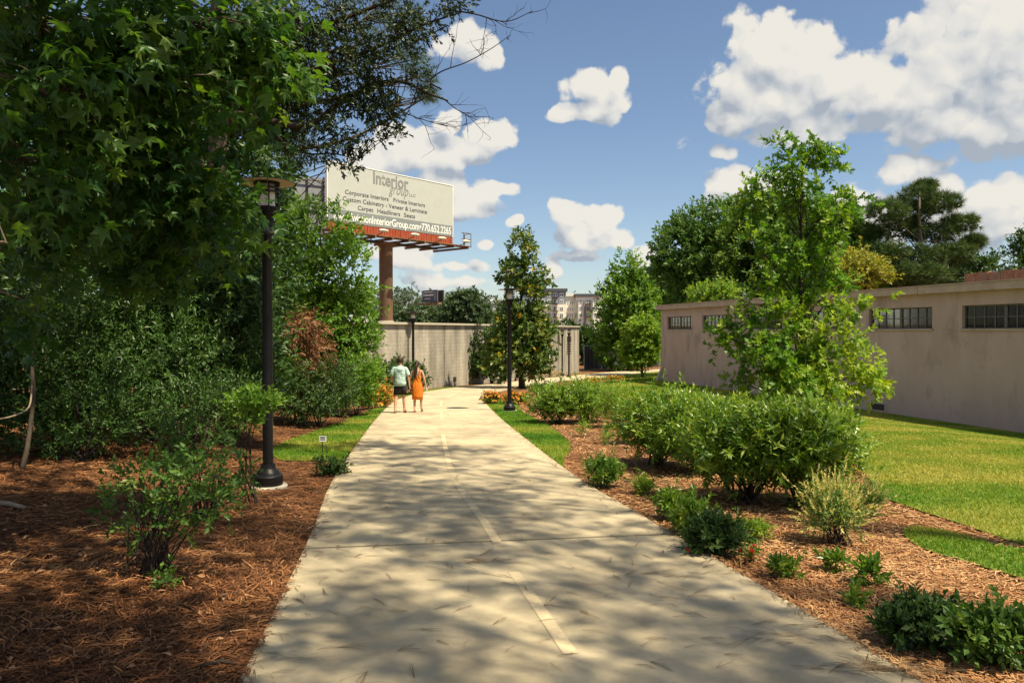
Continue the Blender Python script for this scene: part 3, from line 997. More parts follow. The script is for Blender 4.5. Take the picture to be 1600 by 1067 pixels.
# ================================================================ lamp posts
LAMP_H = 4.25
def make_lamp():
    r = thing('lamp_post', 'lamp', 'lamp post')
    MB().lathe([(.27, -.3), (.27, .03), (.255, .045)], n=28).build('footing', M['pale_concrete'], r, smooth=True)
    MB().lathe([(.20, .035), (.205, .07), (.205, .17), (.185, .19), (.165, .20), (.15, .235), (.12, .26), (.105, .28), (.1, .33)], n=28).build('base', M['black'], r, smooth=True)
    MB().lathe([(.073, .28), (.071, 2.0), (.066, 3.45), (.08, 3.47), (.08, 3.56), (.068, 3.58), (.068, 3.66)], n=20).build('pole', M['black'], r, smooth=True)
    lan = MB().lathe([(.085, 3.6), (.10, 3.70), (.135, 3.80), (.15, 3.84), (.15, 3.86), (.02, 3.865)], n=24).build('lantern', M['black'], r, smooth=True)
    MB().lathe([(.112, 3.866), (.112, 4.19)], n=24).build('diffuser', M['diffuser'], lan, smooth=True)
    for k in range(4):
        a = math.pi / 2 * k + .5
        MB().tube([(.158 * math.cos(a), .158 * math.sin(a), 3.80), (.158 * math.cos(a), .158 * math.sin(a), 4.20)], .011, 6).build('cage_bar', M['black'], lan)
    for z in (4.06, 4.115, 4.17):
        prof = [(.150, z - .012), (.182, z - .012), (.182, z + .012), (.150, z + .012)]
        mb = MB(); V, Fq = [], []
        n = 28
        for rr, zz in prof:
            for k in range(n):
                an = 2 * math.pi * k / n; V.append((rr * math.cos(an), rr * math.sin(an), zz))
        for i in range(4):
            for k in range(n):
                k2 = (k + 1) % n; i2 = (i + 1) % 4
                Fq.append((i * n + k, i * n + k2, i2 * n + k2, i2 * n + k))
        mb.add(V, Fq).build('cage_ring', M['black'], lan, smooth=True)
    sd = MB().lathe([(.02, 4.207), (.36, 4.187), (.385, 4.185), (.385, 4.188), (.36, 4.19), (.02, 4.21)], n=40).build('shade_disc', M['cream'], r, smooth=True)
    MB().lathe([(.02, 4.212), (.36, 4.192), (.392, 4.189), (.392, 4.196), (.36, 4.201), (.02, 4.226)], n=40).build('shade_top', M['black'], sd, smooth=True)
    MB().lathe([(.18, 4.19), (.18, 4.235), (.13, 4.25), (.02, 4.255)], n=24).build('cap', M['black'], r, smooth=True)
    return r
lamp0 = make_lamp()
lamp_spots = [(G(419, 762), 'nearest black lamp post, standing in the brown pine straw bed'),
              (G(796, 643), 'black lamp post on the grass wedge right of the path'),
              (None, 'black lamp post in front of the block wall, behind the walking couple'),
              (None, 'thin far lamp post in front of the louvred vent of the block wall'),
              (None, 'farthest thin lamp post, just left of the louvred vent')]
def spot_at(u, D):
    x = (u - 800) / F_PX * D
    return ground(x, D)
lamp_spots[2] = (spot_at(645.5, 39.5), lamp_spots[2][1])
lamp_spots[3] = (spot_at(889, 64.0), lamp_spots[3][1])
lamp_spots[4] = (spot_at(878.5, 67.6), lamp_spots[4][1])
LAMPS = []
for i, (p, lab) in enumerate(lamp_spots):
    o = lamp0 if i == 0 else copy_tree(lamp0)
    o.location = p; o.rotation_euler.z = .35 * i
    o.scale = (1, 1, (1.035, .985, 1, 1, 1)[i])
    tag(o, lab, 'lamp post', 'black lamp posts along the path')
    LAMPS.append(o)

# ================================================================ big billboard
def text_mesh(s, shear=0.0, bold=0.0):
    cu = bpy.data.curves.new('t', 'FONT'); cu.body = s; cu.shear = shear; cu.offset = bold
    cu.extrude = 0.0; cu.resolution_u = 3
    o = bpy.data.objects.new('t', cu); COL.objects.link(o)
    bpy.context.view_layer.update()
    me = bpy.data.meshes.new_from_object(o.evaluated_get(bpy.context.evaluated_depsgraph_get()))
    bpy.data.objects.remove(o); bpy.data.curves.remove(cu)
    return me
def place_text(s, parent, mat, org, ex, ez, x0, x1, zb, cap, lift, en, shear=0.0, bold=0.0, off=(0, 0, 0), name='lettering'):
    """flat lettering: x0..x1 metres along ex, baseline zb, capital height cap, all on the plane org+lift*en"""
    me = text_mesh(s, shear, bold)
    co = np.empty(len(me.vertices) * 3, np.float32); me.vertices.foreach_get('co', co); co = co.reshape(-1, 3)
    a, b = co[:, 0].min(), co[:, 0].max()
    ref = 0.70
    X = x0 + (co[:, 0] - a) / (b - a) * (x1 - x0); Z = zb + co[:, 1] / ref * cap
    o_, ex_, ez_, en_ = (np.array(v) for v in (org, ex, ez, en))
    V = o_ + X[:, None] * ex_ + Z[:, None] * ez_ + lift * en_ - np.array(off)
    me.vertices.foreach_set('co', V.astype(np.float32).ravel()); me.update()
    me.materials.clear()
    return link(name, me, mat, parent)

def big_billboard():
    DL, DR = 51.8, 61.0
    PL = P(512, 400, DL); PR = P(707, 400, DR); PL.z = PR.z = 0
    ex = (PR - PL).normalized(); wd = (PR - PL).length
    ez = Vector((0, 0, 1)); en = Vector((ex.y, -ex.x, 0))
    zt, zb = 13.58, 9.42
    H = zt - zb
    pc = P(603, 400, 57.0); gx, gy = pc.x, pc.y
    root = thing('billboard', 'tall white two-sided billboard on a single rusty pole', 'billboard', (gx, gy, gzf(gx, gy)))
    off = tuple(root.location)
    def pt(x, z, o=0.0): return PL + ex * x + ez * z + en * o
    def bb(x0, x1, o0, o1, z0, z1):
        V = [pt(x, z, o) for z in (z0, z1) for x, o in ((x0, o0), (x1, o0), (x1, o1), (x0, o1))]
        return V, [(0, 3, 2, 1), (4, 5, 6, 7), (0, 1, 5, 4), (1, 2, 6, 5), (2, 3, 7, 6), (3, 0, 4, 7)]
    zband = zb + H * .215
    face = MB().add(*bb(0, wd, 0, -.18, zb, zt)).build('face_panel', M['board'], root, off)
    MB().add(*bb(.02, wd - .02, .006, .001, zb + .01, zband)).build('grey_band', M['band'], face, off)
    MB().add(*bb(-.04, wd + .04, .03, -.2, zt + .002, zt + .06)).add(*bb(-.06, -.003, .03, -.2, zb, zt)).add(*bb(wd + .003, wd + .06, .03, -.2, zb, zt)).build('trim', M['white_trim'], face, off)
    def tx(s, s0, s1, fb, fcap, mat, **kw):
        place_text(s, face, mat, PL, ex, ez, s0 * wd, s1 * wd, zt - fb * H, fcap * H, .012, en, off=off, **kw)
    tx('Interior', .329, .61, .235, .222, M['ink_mid'], bold=.022)
    tx('group', .45, .61, .36, .19, M['ink_mid'], shear=.4, bold=.002)
    tx('LLC', .618, .67, .35, .055, M['ink_mid'])
    tx('Corporate Interiors   Private Interiors', .121, .75, .505, .074, M['ink'], bold=.006)
    tx('Custom Cabinetry - Veneer & Laminate', .105, .768, .626, .076, M['ink'], bold=.006)
    for wd_, a_, b_ in (('Carpet', .213, .329), ('Headliners', .3605, .54), ('Seats', .5725, .6646)):
        tx(wd_, a_, b_, .747, .076, M['ink'], bold=.006)
    tx('www.AviationInteriorGroup.com\u2022770.652.2265', .035, .985, .955, .135, M['ink_white'], bold=.012)
    # red apron slats
    n = 46
    for k in range(n):
        x0 = wd * k / n
        MB().add(*bb(x0 + .015, x0 + wd / n - .015, .02 + .01 * (k % 2), -.05, zb - .62, zb - .03)).build('apron_slat', M['red_apron'], root, off)
    MB().add(*bb(0, wd, -.06, -.16, zb - .6, zb - .05)).build('apron_backing', M['rust'], root, off)
    # walkway with brackets and end railing
    cw = MB().add(*bb(-.6, wd + 1.25, 1.0, .12, zb - .80, zb - .74)).build('walkway', M['rust'], root, off)
    for k in range(9):
        x = .2 + k * (wd + .6) / 8
        mb = MB().add(*bb(x, x + .12, 1.0, -3.2, zb - .98, zb - .81))
        mb.build('bracket', M['rust'], root, off)
    for x in (wd + .35, wd + 1.2):
        for o_ in ((.95, .2) if x > wd + 1 else (.95,)):
            MB().tube([pt(x, zb - .74, o_), pt(x, zb + .32, o_)], .035, 6).build('rail_post', M['rust'], cw, off)
    for z in (zb - .2, zb + .3):
        MB().tube([pt(wd + .1, z, .95), pt(wd + 1.2, z, .95), pt(wd + 1.2, z, .2)], .03, 6).build('rail', M['rust'], cw, off)
    # lamp arms
    for s in (.29, .535, .765, .985):
        x = s * wd
        arm = MB().tube([pt(x, zb - .85, .3), pt(x, zb - .75, 1.2), pt(x, zb - .62, 1.7)], .03, 6).build('lamp_arm', M['dark_steel'], root, off)
        mb = MB(); rings = []
        for t, rr in ((-.42, .06), (-.3, .17), (0, .22), (.25, .18), (.42, .05)):
            c = pt(x + t, zb - .52, 1.8)
            rings.append([c + en * rr * math.cos(a) + ez * rr * .55 * math.sin(a) for a in np.linspace(0, 2 * math.pi, 10, endpoint=False)])
        mb.loft(rings).build('flood_lamp', M['lamp_head'], arm, off, smooth=True)
    # pole with saddle
    g = gzf(gx, gy)
    MB().lathe([(.62, g - .5), (.62, g + 4.55), (.5, g + 4.58)], (gx, gy, 0), 28).build('pole_footing', M['pale_concrete'], root, off, smooth=True)
    MB().lathe([(.52, g + 4.5), (.52, 8.1), (.56, 8.15), (.78, 8.35), (.85, 8.4)], (gx, gy, 0), 32).build('pole', M['rust'], root, off, smooth=True)
    c = Vector((gx, gy, 8.42))
    xc = (c - PL).dot(ex)
    oc = (c - PL).dot(en)
    MB().add(*bb(xc - 5.6, xc + 5.2, oc + .25, oc - .25, 8.36, 8.52)).build('torsion_beam', M['dark_steel'], root, off)
    # second face, opening to the left, seen from behind
    QR = PR + Vector((-.6, 1.4, 0)); QL = P(452, 400, 56.5); QL.z = 0
    fx = (QR - QL).normalized(); fw = (QR - QL).length; fn = Vector((fx.y, -fx.x, 0))
    def qt(x, z, o=0.0): return QL + fx * x + ez * z + fn * o
    def qb(x0, x1, o0, o1, z0, z1):
        V = [qt(x, z, o) for z in (z0, z1) for x, o in ((x0, o0), (x1, o0), (x1, o1), (x0, o1))]
        return V, [(0, 3, 2, 1), (4, 5, 6, 7), (0, 1, 5, 4), (1, 2, 6, 5), (2, 3, 7, 6), (3, 0, 4, 7)]
    back = MB().add(*qb(0, fw, 0, -.15, zb - .1, zt)).build('rear_face_panel', M['grey_panel'], root, off, label='grey back of the second billboard face')
    for k in range(6):
        x = .1 + k * 1.25
        MB().tube([qt(x, zb - .8, .12), qt(x, zt + .05, .12)], .06, 6).build('upright', M['dark_steel'], back, off)
    for z in (zb + .2, zb + 1.9, zt - .3):
        MB().tube([qt(-.1, z, .2), qt(fw * .6, z, .2)], .05, 6).build('stringer', M['dark_steel'], back, off)
    # struts between the faces
    for k in range(5):
        x = .25 + k * 1.1
        A, B = pt(x, zt - .2, -.2), qt(x * 1.05 + .1, zt - .1, .2)
        C, Dq = pt(x, zb + .1, -.2), qt(x * 1.05 + .1, zb + .1, .2)
        E, Fq = pt(x, zb + 2.0, -.2), qt(x * 1.05 + .1, zb + 2.0, .2)
        for a, b in ((A, B), (C, Dq), (E, Fq), (A, Fq), (E, Dq), (B, E)):
            MB().tube([a, b], .04, 5).build('strut', M['dark_steel'], root, off)
big_billboard()

# ================================================================ small far billboard
def small_billboard():
    D = 150.0
    k = D / F_PX
    a, b = P(660, 475, D + 2.0), P(683, 475, D - 2.0)
    a.z = b.z = 0
    ex = (b - a).normalized(); wd = (b - a).length; en = Vector((ex.y, -ex.x, 0)); ez = Vector((0, 0, 1))
    z0 = CAM_H + (516 - 472) * k; z1 = CAM_H + (516 - 453.5) * k
    pc = P(688, 500, D); g = gzf(pc.x, pc.y)
    root = thing('billboard', 'small dark billboard far off above the trees', 'billboard', (pc.x, pc.y, g))
    off = tuple(root.location)
    def bb(x0, x1, o0, o1, q0, q1):
        V = [a + ex * x + ez * z + en * o for z in (q0, q1) for x, o in ((x0, o0), (x1, o0), (x1, o1), (x0, o1))]
        return V, [(0, 3, 2, 1), (4, 5, 6, 7), (0, 1, 5, 4), (1, 2, 6, 5), (2, 3, 7, 6), (3, 0, 4, 7)]
    f = MB().add(*bb(0, wd, 0, -.25, z0, z1)).build('face_panel', M['dark_trim'], root, off)
    MB().add(*bb(.25, wd - .25, -1.6, -1.9, z0, z1)).build('rear_face_panel', M['dark_steel'], root, off)
    MB().add(*bb(wd * .80, wd * .93, .03, .002, z0 + .35, z1 - .3)).build('pale_stripe', M['ink_mid'], f, off)
    for (x0, x1, q, h) in ((.08, .72, .80, .09), (.08, .75, .52, .17), (.16, .55, .26, .07)):
        # rows of lettering too small to read: short white strokes
        rg = np.random.default_rng(int(q * 100)); x = x0
        while x < x1:
            l = rg.uniform(.02, .05)
            MB().add(*bb(wd * x, wd * (x + l), .03, .003, z0 + (z1 - z0) * q, z0 + (z1 - z0) * (q + h * rg.uniform(.7, 1)))).build('letter', M['ink_white'], f, off)
            x += l + rg.uniform(.008, .02)
    MB().add(*bb(-.9, wd + .9, .5, -2.2, z0 - .55, z0 - .2)).build('walkway', M['rust'], root, off)
    MB().tube([(pc.x, pc.y, g - .3), (pc.x, pc.y, z0 - .56)], .8, 14).build('pole', M['rust'], root, off, smooth=True)
small_billboard()

# ================================================================ apartment blocks
def apartments():
    D = 230.0
    k = D / F_PX
    X = lambda u: (u - 800) * k
    Z = lambda v: CAM_H + (516 - v) * k
    y0 = D
    base = Vector((X(860), D, gzf(X(860), D)))
    g = base.z - .5
    def block(label, u0, u1, vtop, wall, cornice, dy, rows, cols, split=None, lowmat=None, bays=(), group=None, white_cols=()):
        r = thing('apartment_block', label, 'building', (X((u0 + u1) / 2), D + dy, gzf(X(u0), D + dy)), group)
        off = tuple(r.location)
        yf = D + dy
        zt = Z(vtop)
        zs = Z(split) if split else g
        MB().box(((X(u0) + X(u1)) / 2, yf + 8, (zs + zt) / 2), (X(u1) - X(u0), 16, zt - zs)).build('wall', M[wall], r, off)
        if split:
            MB().box(((X(u0) + X(u1)) / 2, yf + 8 - .15, (g + zs) / 2), (X(u1) - X(u0) + .3, 16, zs - g - .004)).build('lower_wall', M[lowmat], r, off)
        MB().box(((X(u0) + X(u1)) / 2, yf + 8, zt + .35), (X(u1) - X(u0) + 1.0, 17, .9)).build('cornice', M[cornice], r, off)
        for (a, b, mt) in bays:
            MB().box(((X(a) + X(b)) / 2, yf - .3, (g + zt) / 2 - .5), (X(b) - X(a), .56, zt - g - 1.2)).build('bay', M[mt], r, off)
        for rv in rows:
            for (uc, w, h, kind) in cols:
                zc = Z(rv); w = w * .8; h = h * .85
                fy = yf - (.15 if split and rv > split else 0)
                for (a, b, mt) in bays:
                    if a < uc < b: fy = yf - .58
                fr = MB().box((X(uc), fy - .03, zc), (w + .35, .06, h + .35)).build('window', M['white_trim'], r, off)
                MB().box((X(uc), fy - .075, zc), (w, .02, h)).build('pane', M['pane_dark'], fr, off)
                MB().box((X(uc), fy - .095, zc), (.12, .02, h)).build('glazing_bar', M['white_trim'], fr, off)
                if kind == 'balcony':
                    bl = MB().box((X(uc), fy - .9, zc - h / 2 - .1), (w + .9, 1.7, .16)).build('balcony', M['dark_steel'], r, off)
                    for q in range(7):
                        MB().box((X(uc) - w / 2 - .4 + q * (w + .8) / 6, fy - 1.7, zc - h / 2 + .5), (.06, .05, 1.0)).build('baluster', M['dark_steel'], bl, off)
                    MB().box((X(uc), fy - 1.7, zc - h / 2 + 1.03), (w + .9, .07, .07)).build('handrail', M['dark_steel'], bl, off)
    block('blue grey and cream apartment block with dark cornice, far left of the group', 815, 884, 455, 'blue_wall', 'dark_trim', 0,
          (461, 471, 482.5, 492.5, 502.5), ((838, 1.0, 1.1, 'w'), (848, 1.0, 1.1, 'w'), (858, 1.0, 1.1, 'w'), (867.5, 1.1, 1.4, 'balcony'), (877.5, 1.0, 1.1, 'w')), 475.5, 'white_wall')
    block('narrow cream apartment bay with triple windows between the two taller blocks', 884.6, 899, 462, 'white_wall', 'white_trim', 2.0,
          (472.5, 482.5, 492.5), ((888, .45, 1.3, 'w'), (891.8, .45, 1.3, 'w'), (895.4, .45, 1.3, 'w')))
    block('white and grey apartment block with a flat dark cornice at right of the group', 899.6, 940, 463.5, 'white_trim', 'dark_trim', -1.0,
          (472, 482, 492.5), ((907, .9, 1.15, 'w'), (918.5, .9, 1.3, 'balcony'), (930, .9, 1.15, 'w')), bays=((899.8, 903, 'grey_wall'), (911.5, 914.8, 'grey_wall'), (922.3, 925.5, 'grey_wall')))
M['pane_dark'] = surf('far_window_pane', (.08, .09, .10), (.13, .14, .15), scale=.3, rough=.15, spec=.5)
apartments()

# ================================================================ screened fence past the block wall
def fence():
    a, b = Vector((8.0, 82.0, 0)), Vector((25.0, 100.0, 0))
    n = 8
    r = thing('screened_fence', 'chain link fence hung with dark windscreen fabric past the block wall', 'fence', ground(a.x, a.y))
    off = tuple(r.location)
    ang = math.atan2(b.y - a.y, b.x - a.x)
    for i in range(n + 1):
        q = a.lerp(b, i / n); g = gzf(q.x, q.y)
        MB().tube([(q.x, q.y, g - .3), (q.x, q.y, g + 2.75)], .045, 8).build('post', M['galv'], r, off)
        if i < n:
            q2 = a.lerp(b, (i + 1) / n); g2 = gzf(q2.x, q2.y)
            MB().tube([(q.x, q.y - .03, g + 2.68), (q2.x, q2.y - .03, g2 + 2.68)], .03, 6).build('top_rail', M['galv'], r, off)
            # fabric with slack folds
            V, Fq = [], []
            m = 14
            nx, ny = math.sin(ang), -math.cos(ang)
            for j in range(m + 1):
                p = q.lerp(q2, (j + .15) / (m + .3)); gg = g + (g2 - g) * j / m
                w = .05 + .05 * math.sin(j * 1.9 + i)
                for zz in (.08, 1.3, 2.6):
                    V.append((p.x + nx * w, p.y + ny * w, gg + zz))
                if j:
                    for t in (0, 1):
                        Fq.append((3 * j - 3 + t, 3 * j + t, 3 * j + 1 + t, 3 * j - 2 + t))
            o = MB().add(V, Fq).build('windscreen', M['screen'], r, off)
            so = o.modifiers.new('thick', 'SOLIDIFY'); so.thickness = .012
fence()

# far low warehouse roof seen through the trees behind the wall
def far_shed():
    D = 120.0; k = D / F_PX
    x0, x1 = (627 - 800) * k, (656 - 800) * k
    r = thing('far_shed', 'low pale shed with a flat roof far behind the block wall', 'building', ((x0 + x1) / 2, D, gzf(x0, D)))
    off = tuple(r.location)
    g = gzf(x0, D)
    z1 = CAM_H + (516 - 491) * k
    MB().box(((x0 + x1) / 2, D + 5, (g + z1) / 2), (x1 - x0, 10, z1 - g)).build('wall', M['white_wall'], r, off)
    MB().box(((x0 + x1) / 2, D + 5, z1 + .3), (x1 - x0 + .8, 11, .55)).build('roof', M['white_trim'], r, off)
far_shed()

# small plant label on a stake
def plant_label():
    p = G(503, 722)
    r = thing('plant_label', 'small white plant label on a dark stake in the left lawn', 'sign', p)
    k = p.y / F_PX
    h = 33 * k
    MB().tube([(0, 0, -.1), (.01, 0, h)], .008, 6).build('stake', M['black'], r)
    pl = MB().box((.02, -.012, h + .045), (11 * k, .008, 8.5 * k)).build('plate', M['ink_white'], r)
    for q, w in ((.028, .8), (.005, .7), (-.02, .75)):
        MB().box((.02, -.0175, h + .05 + q), (11 * k * w, .002, .011)).build('printed_line', M['ink'], pl)
plant_label()
# ================================================================ leaf materials
M['l_dark'] = leafm('dark_evergreen_leaf', [(.022, .052, .012), (.040, .092, .019), (.068, .14, .028), (.11, .185, .042)], trans=.28, rough=.42)
M['l_gum'] = leafm('sweetgum_leaf', [(.024, .074, .014), (.042, .112, .02), (.078, .165, .027), (.155, .25, .037)], trans=.44, rough=.42, tcol=(1.7, 1.6, .55))
M['l_oakd'] = leafm('water_oak_leaf', [(.014, .028, .009), (.024, .046, .013), (.04, .068, .018), (.075, .10, .024)], trans=.16, rough=.45)
M['l_bright'] = leafm('bright_green_leaf', [(.055, .135, .014), (.10, .21, .020), (.16, .28, .030), (.25, .35, .045)], trans=.38, rough=.45)
M['l_oak'] = leafm('young_oak_leaf', [(.045, .125, .012), (.095, .22, .018), (.18, .30, .024), (.30, .38, .034)], trans=.4, rough=.42)
M['l_tulip'] = leafm('tulip_leaf', [(.030, .072, .014), (.055, .115, .02), (.10, .16, .028), (.14, .19, .03, .82), (.50, .37, .04, .95), (.55, .38, .04, 1.0)], trans=.32, rough=.45)
M['l_deep'] = leafm('deep_green_leaf', [(.020, .050, .014), (.036, .080, .02), (.06, .115, .026), (.10, .15, .034)], trans=.3, rough=.45)
M['l_mid'] = leafm('mid_green_leaf', [(.036, .092, .018), (.068, .15, .025), (.115, .20, .032), (.18, .27, .042)], trans=.32, rough=.45)
M['l_yel'] = leafm('yellow_green_leaf', [(.12, .16, .02), (.22, .24, .03), (.34, .32, .035), (.45, .38, .05)], trans=.35, rough=.5)
M['l_lime'] = leafm('lime_leaf', [(.09, .19, .02), (.15, .27, .025), (.24, .34, .035), (.32, .38, .05)], trans=.38, rough=.45)
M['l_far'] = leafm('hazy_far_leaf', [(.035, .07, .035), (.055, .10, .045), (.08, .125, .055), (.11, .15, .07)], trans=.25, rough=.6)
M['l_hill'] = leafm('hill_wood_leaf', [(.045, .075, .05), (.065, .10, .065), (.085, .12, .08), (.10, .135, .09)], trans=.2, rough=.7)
M['l_pine'] = leafm('pine_needle', [(.026, .055, .015), (.046, .088, .021), (.078, .125, .027), (.12, .165, .036)], trans=.15, rough=.5)
M['l_dead'] = leafm('dead_brown_leaf', [(.12, .055, .025), (.24, .11, .05), (.38, .20, .10), (.50, .30, .17)], trans=.25, rough=.6, tcol=(1.3, 1.1, .8))
M['l_shrub'] = leafm('shrub_leaf', [(.038, .10, .012), (.09, .19, .018), (.175, .285, .026), (.32, .39, .05)], trans=.36, rough=.36, spec=.5)
M['l_bloom'] = leafm('orange_bloom', [(.50, .10, .02), (.62, .20, .03), (.66, .34, .04), (.6, .45, .06)], trans=.2, rough=.6, tcol=(1.1, 1.05, .9))
M['l_cream'] = leafm('pale_yellow_spike', [(.36, .34, .10), (.50, .46, .15), (.62, .56, .22), (.68, .64, .32)], trans=.25, rough=.6)
M['l_red'] = leafm('red_bloom', [(.45, .02, .02), (.6, .03, .03)], trans=.2, rough=.6)
M['l_white'] = leafm('white_bloom', [(.7, .7, .62), (.8, .78, .7)], trans=.2, rough=.6)

def trunk_part(r, base, top, r0, r1, bark, off, rg, wig=.05, name='trunk', n=7):
    base, top = Vector(base), Vector(top)
    L = (top - base).length
    pts, rad = [], []
    for i in range(n + 1):
        t = i / n
        q = base.lerp(top, t)
        if 0 < i < n: q += Vector((rg.normal(0, wig * L / n), rg.normal(0, wig * L / n), 0))
        pts.append(q); rad.append(r0 * (1 - t) + r1 * t + (r0 * .45 * (1 - t / .08) if t < .08 else 0))
    pts.insert(0, base - Vector((0, 0, .3))); rad.insert(0, rad[0])
    MB().tube(pts, rad, 9).build(name, bark, r, off, smooth='all')
    return pts

def tree(name, label, base, top, r0, lobes, n, slen, nl, lsize, tmpl, leaf, bark, nlimb=14, gap=None, gfreq=.8, seed=1, up=.35, outw=.7,
         droop=.15, rnd=.55, inner=.35, group=None, lr=.35, crown_name='crown', spread=(.6, 1.2), csd=.16, limb_r=None, low=.35, cbias=0.0, jit=.12, cfn=None):
    rg = np.random.default_rng(seed)
    base = Vector(base)
    r = thing(name, label, 'tree', base, group)
    off = tuple(base)
    tp = trunk_part(r, base, top, r0, r0 * .14, bark, off, rg)
    C, O = lobe_points(lobes, n, rg, inner, gap, gfreq)
    st = rg.random(len(C)) < .07
    C[st] += O[st] * (slen * rg.uniform(.4, 1.1, (st.sum(), 1)))
    # limbs reach into the crown
    mb = MB()
    sel = rg.choice(len(C), min(nlimb, len(C)), replace=False)
    for i in sel:
        t = np.clip((C[i, 2] - base.z) / max(.1, (Vector(top).z - base.z)) - rg.uniform(.05, .3), low, .97)
        a = Vector(tp[1]).lerp(Vector(tp[-1]), t)
        rr = limb_r or r0 * lr * (1.1 - t * .6)
        mb.tube(limb_path(a, C[i], rg, -.08), np.linspace(rr, rr * .18, 6), 5, cap=False)
    if nlimb: mb.build('limbs', bark, r, off, smooth='all')
    A = O * outw + np.array([0, 0, up]) + rg.normal(0, rnd, O.shape)
    cv = np.clip(rg.normal(.42 + cbias, csd, len(C)) + (cfn(C) if cfn else 0), 0, 1)
    V, F, R = shoots(C, A, slen, nl, lsize, tmpl, rg, spread, droop, cval=cv, jit=jit)
    link(crown_name, np_mesh(crown_name, V - np.array(off), F, R), leaf, r)
    return r

def shrub(name, label, base, lobes, n, slen, nl, lsize, tmpl, leaf, bark, stems=8, seed=1, up=.6, outw=.6, droop=.05, rnd=.4, inner=.3, gap=None,
          gfreq=1.5, group=None, cat_='shrub', spread=(.6, 1.15), csd=.16, stem_r=.012, cbias=0.0, bloom=None, jit=.12, arch=.0):
    rg = np.random.default_rng(seed)
    base = Vector(base)
    r = thing(name, label, cat_, base, group)
    off = tuple(base)
    C, O = lobe_points(lobes, n, rg, inner, gap, gfreq)
    st = rg.random(len(C)) < .09
    C[st] += (O[st] * .6 + np.array([0, 0, .5])) * (slen * rg.uniform(.4, 1.2, (st.sum(), 1)))
    k = C[:, 2] > gz(C[:, 0], C[:, 1]) + .02
    C, O = C[k], O[k]
    if stems:
        mb = MB()
        for i in rg.choice(len(C), min(stems, len(C)), replace=False):
            a = base + Vector((rg.normal(0, .08), rg.normal(0, .08), -.04))
            mb.tube(limb_path(a, C[i], rg, -.15), np.linspace(stem_r, stem_r * .35, 6), 5, cap=False)
        mb.build('stems', bark, r, off, smooth='all')
    A = O * outw + np.array([0, 0, up]) + rg.normal(0, rnd, O.shape)
    cv = np.clip(rg.normal(.42 + cbias, csd, len(C)), 0, 1)
    V, F, R = shoots(C, A, slen, nl, lsize, tmpl, rg, spread, droop, cval=cv, jit=jit)
    link('foliage', np_mesh('foliage', V - np.array(off), F, R), leaf, r)
    if bloom:
        bmat, bn, bsize, bt, bl = bloom
        sel = rg.choice(len(C), min(bn, len(C)), replace=False)
        top = C[sel] + _unit(A[sel]) * slen * .95
        V, F, R = shoots(top, A[sel], bsize * (.6 if bt == 'head' else 3.0), bl, bsize, T_leaf(.6 if bt == 'head' else .35), rg, (.9, 1.5) if bt == 'head' else (.3, .8), 0.0)
        link('blossoms', np_mesh('blossoms', V - np.array(off), F, R), bmat, r)
    return r

OV = T_leaf(.5); OV2 = T_leaf(.62); EL = T_leaf(.36); LN = T_lance(.24); LN2 = T_lance(.32); LOB = T_lobed(); NDL = T_needles(9); NDL2 = T_needles(14, 3, .03)

# ================================================================ trees of the middle distance
b = ground(P(505, 600, 25).x, 25.0)
tree('broadleaf_tree', 'bright sunlit green tree behind the nearest lamp post, left of the billboard', b, P(500, 350, 25), .14,
     [Lb(492, 372, 25, 66, 56), (*Lb(540, 430, 24.6, 46, 62),), Lb(468, 440, 25, 66, 70), Lb(545, 500, 24.6, 42, 58), Lb(500, 520, 24.4, 62, 70), Lb(558, 555, 24.3, 34, 52), Lb(505, 590, 24.6, 60, 40), Lb(440, 350, 25.5, 45, 40)],
     3300, .36, 9, .165, OV, M['l_bright'], M['bark'], 16, -.22, .9, seed=3, up=.3, droop=.2, csd=.2)
b = G(815, 607)
tree('tulip_tree', 'tulip tree with yellowing leaves standing right of the second lamp post', b, P(815, 372, b.y), .13,
     [Lb(814, 392, b.y, 20, 28), Lb(812, 430, b.y, 34, 30), Lb(818, 470, b.y, 32, 36), Lb(800, 480, b.y, 28, 34), Lb(815, 520, b.y, 48, 34), Lb(834, 550, b.y, 22, 24), Lb(812, 562, b.y, 54, 34), Lb(782, 560, b.y, 30, 26), Lb(845, 520, b.y, 20, 24), Lb(850, 440, b.y, 10, 12), Lb(786, 530, b.y, 28, 28)],
     2100, .42, 9, .24, OV2, M['l_tulip'], M['dark_bark'], 16, -.2, .7, seed=5, up=.4, csd=.26, cbias=-.02)
b = spot_at(768, 48.5)
tree('small_broadleaf_tree', 'low dark green tree beside the block wall, left of the tulip tree', b, P(765, 520, b.y), .09,
     [Lb(765, 520, b.y, 22, 28, .9), Lb(752, 558, b.y, 36, 28, 1.1), Lb(738, 545, b.y, 22, 20, .9), Lb(778, 555, b.y, 26, 34, 1.1), Lb(742, 572, b.y, 20, 16, .8), Lb(772, 580, b.y, 28, 14, 1.0)],
     1100, .36, 9, .20, OV, M['l_deep'], M['dark_bark'], 10, -.3, .9, seed=6)
b = ground(15.2, 84.0)
b = ground(P(985, 500, 80).x, 80.0)
tree('shade_tree', 'tall bright green tree in front of the screened fence', b, P(980, 410, 80), .3,
     [Lb(975, 425, 80, 26, 28), Lb(958, 465, 80, 30, 34), Lb(992, 465, 80, 34, 40), Lb(962, 515, 80, 36, 34), Lb(1000, 520, 80, 34, 40), Lb(975, 550, 80, 44, 26), Lb(985, 480, 80, 40, 60)],
     2600, .8, 9, .46, OV, M['l_bright'], M['dark_bark'], 14, -.25, .35, seed=7, up=.45)
b = G(1004, 590)
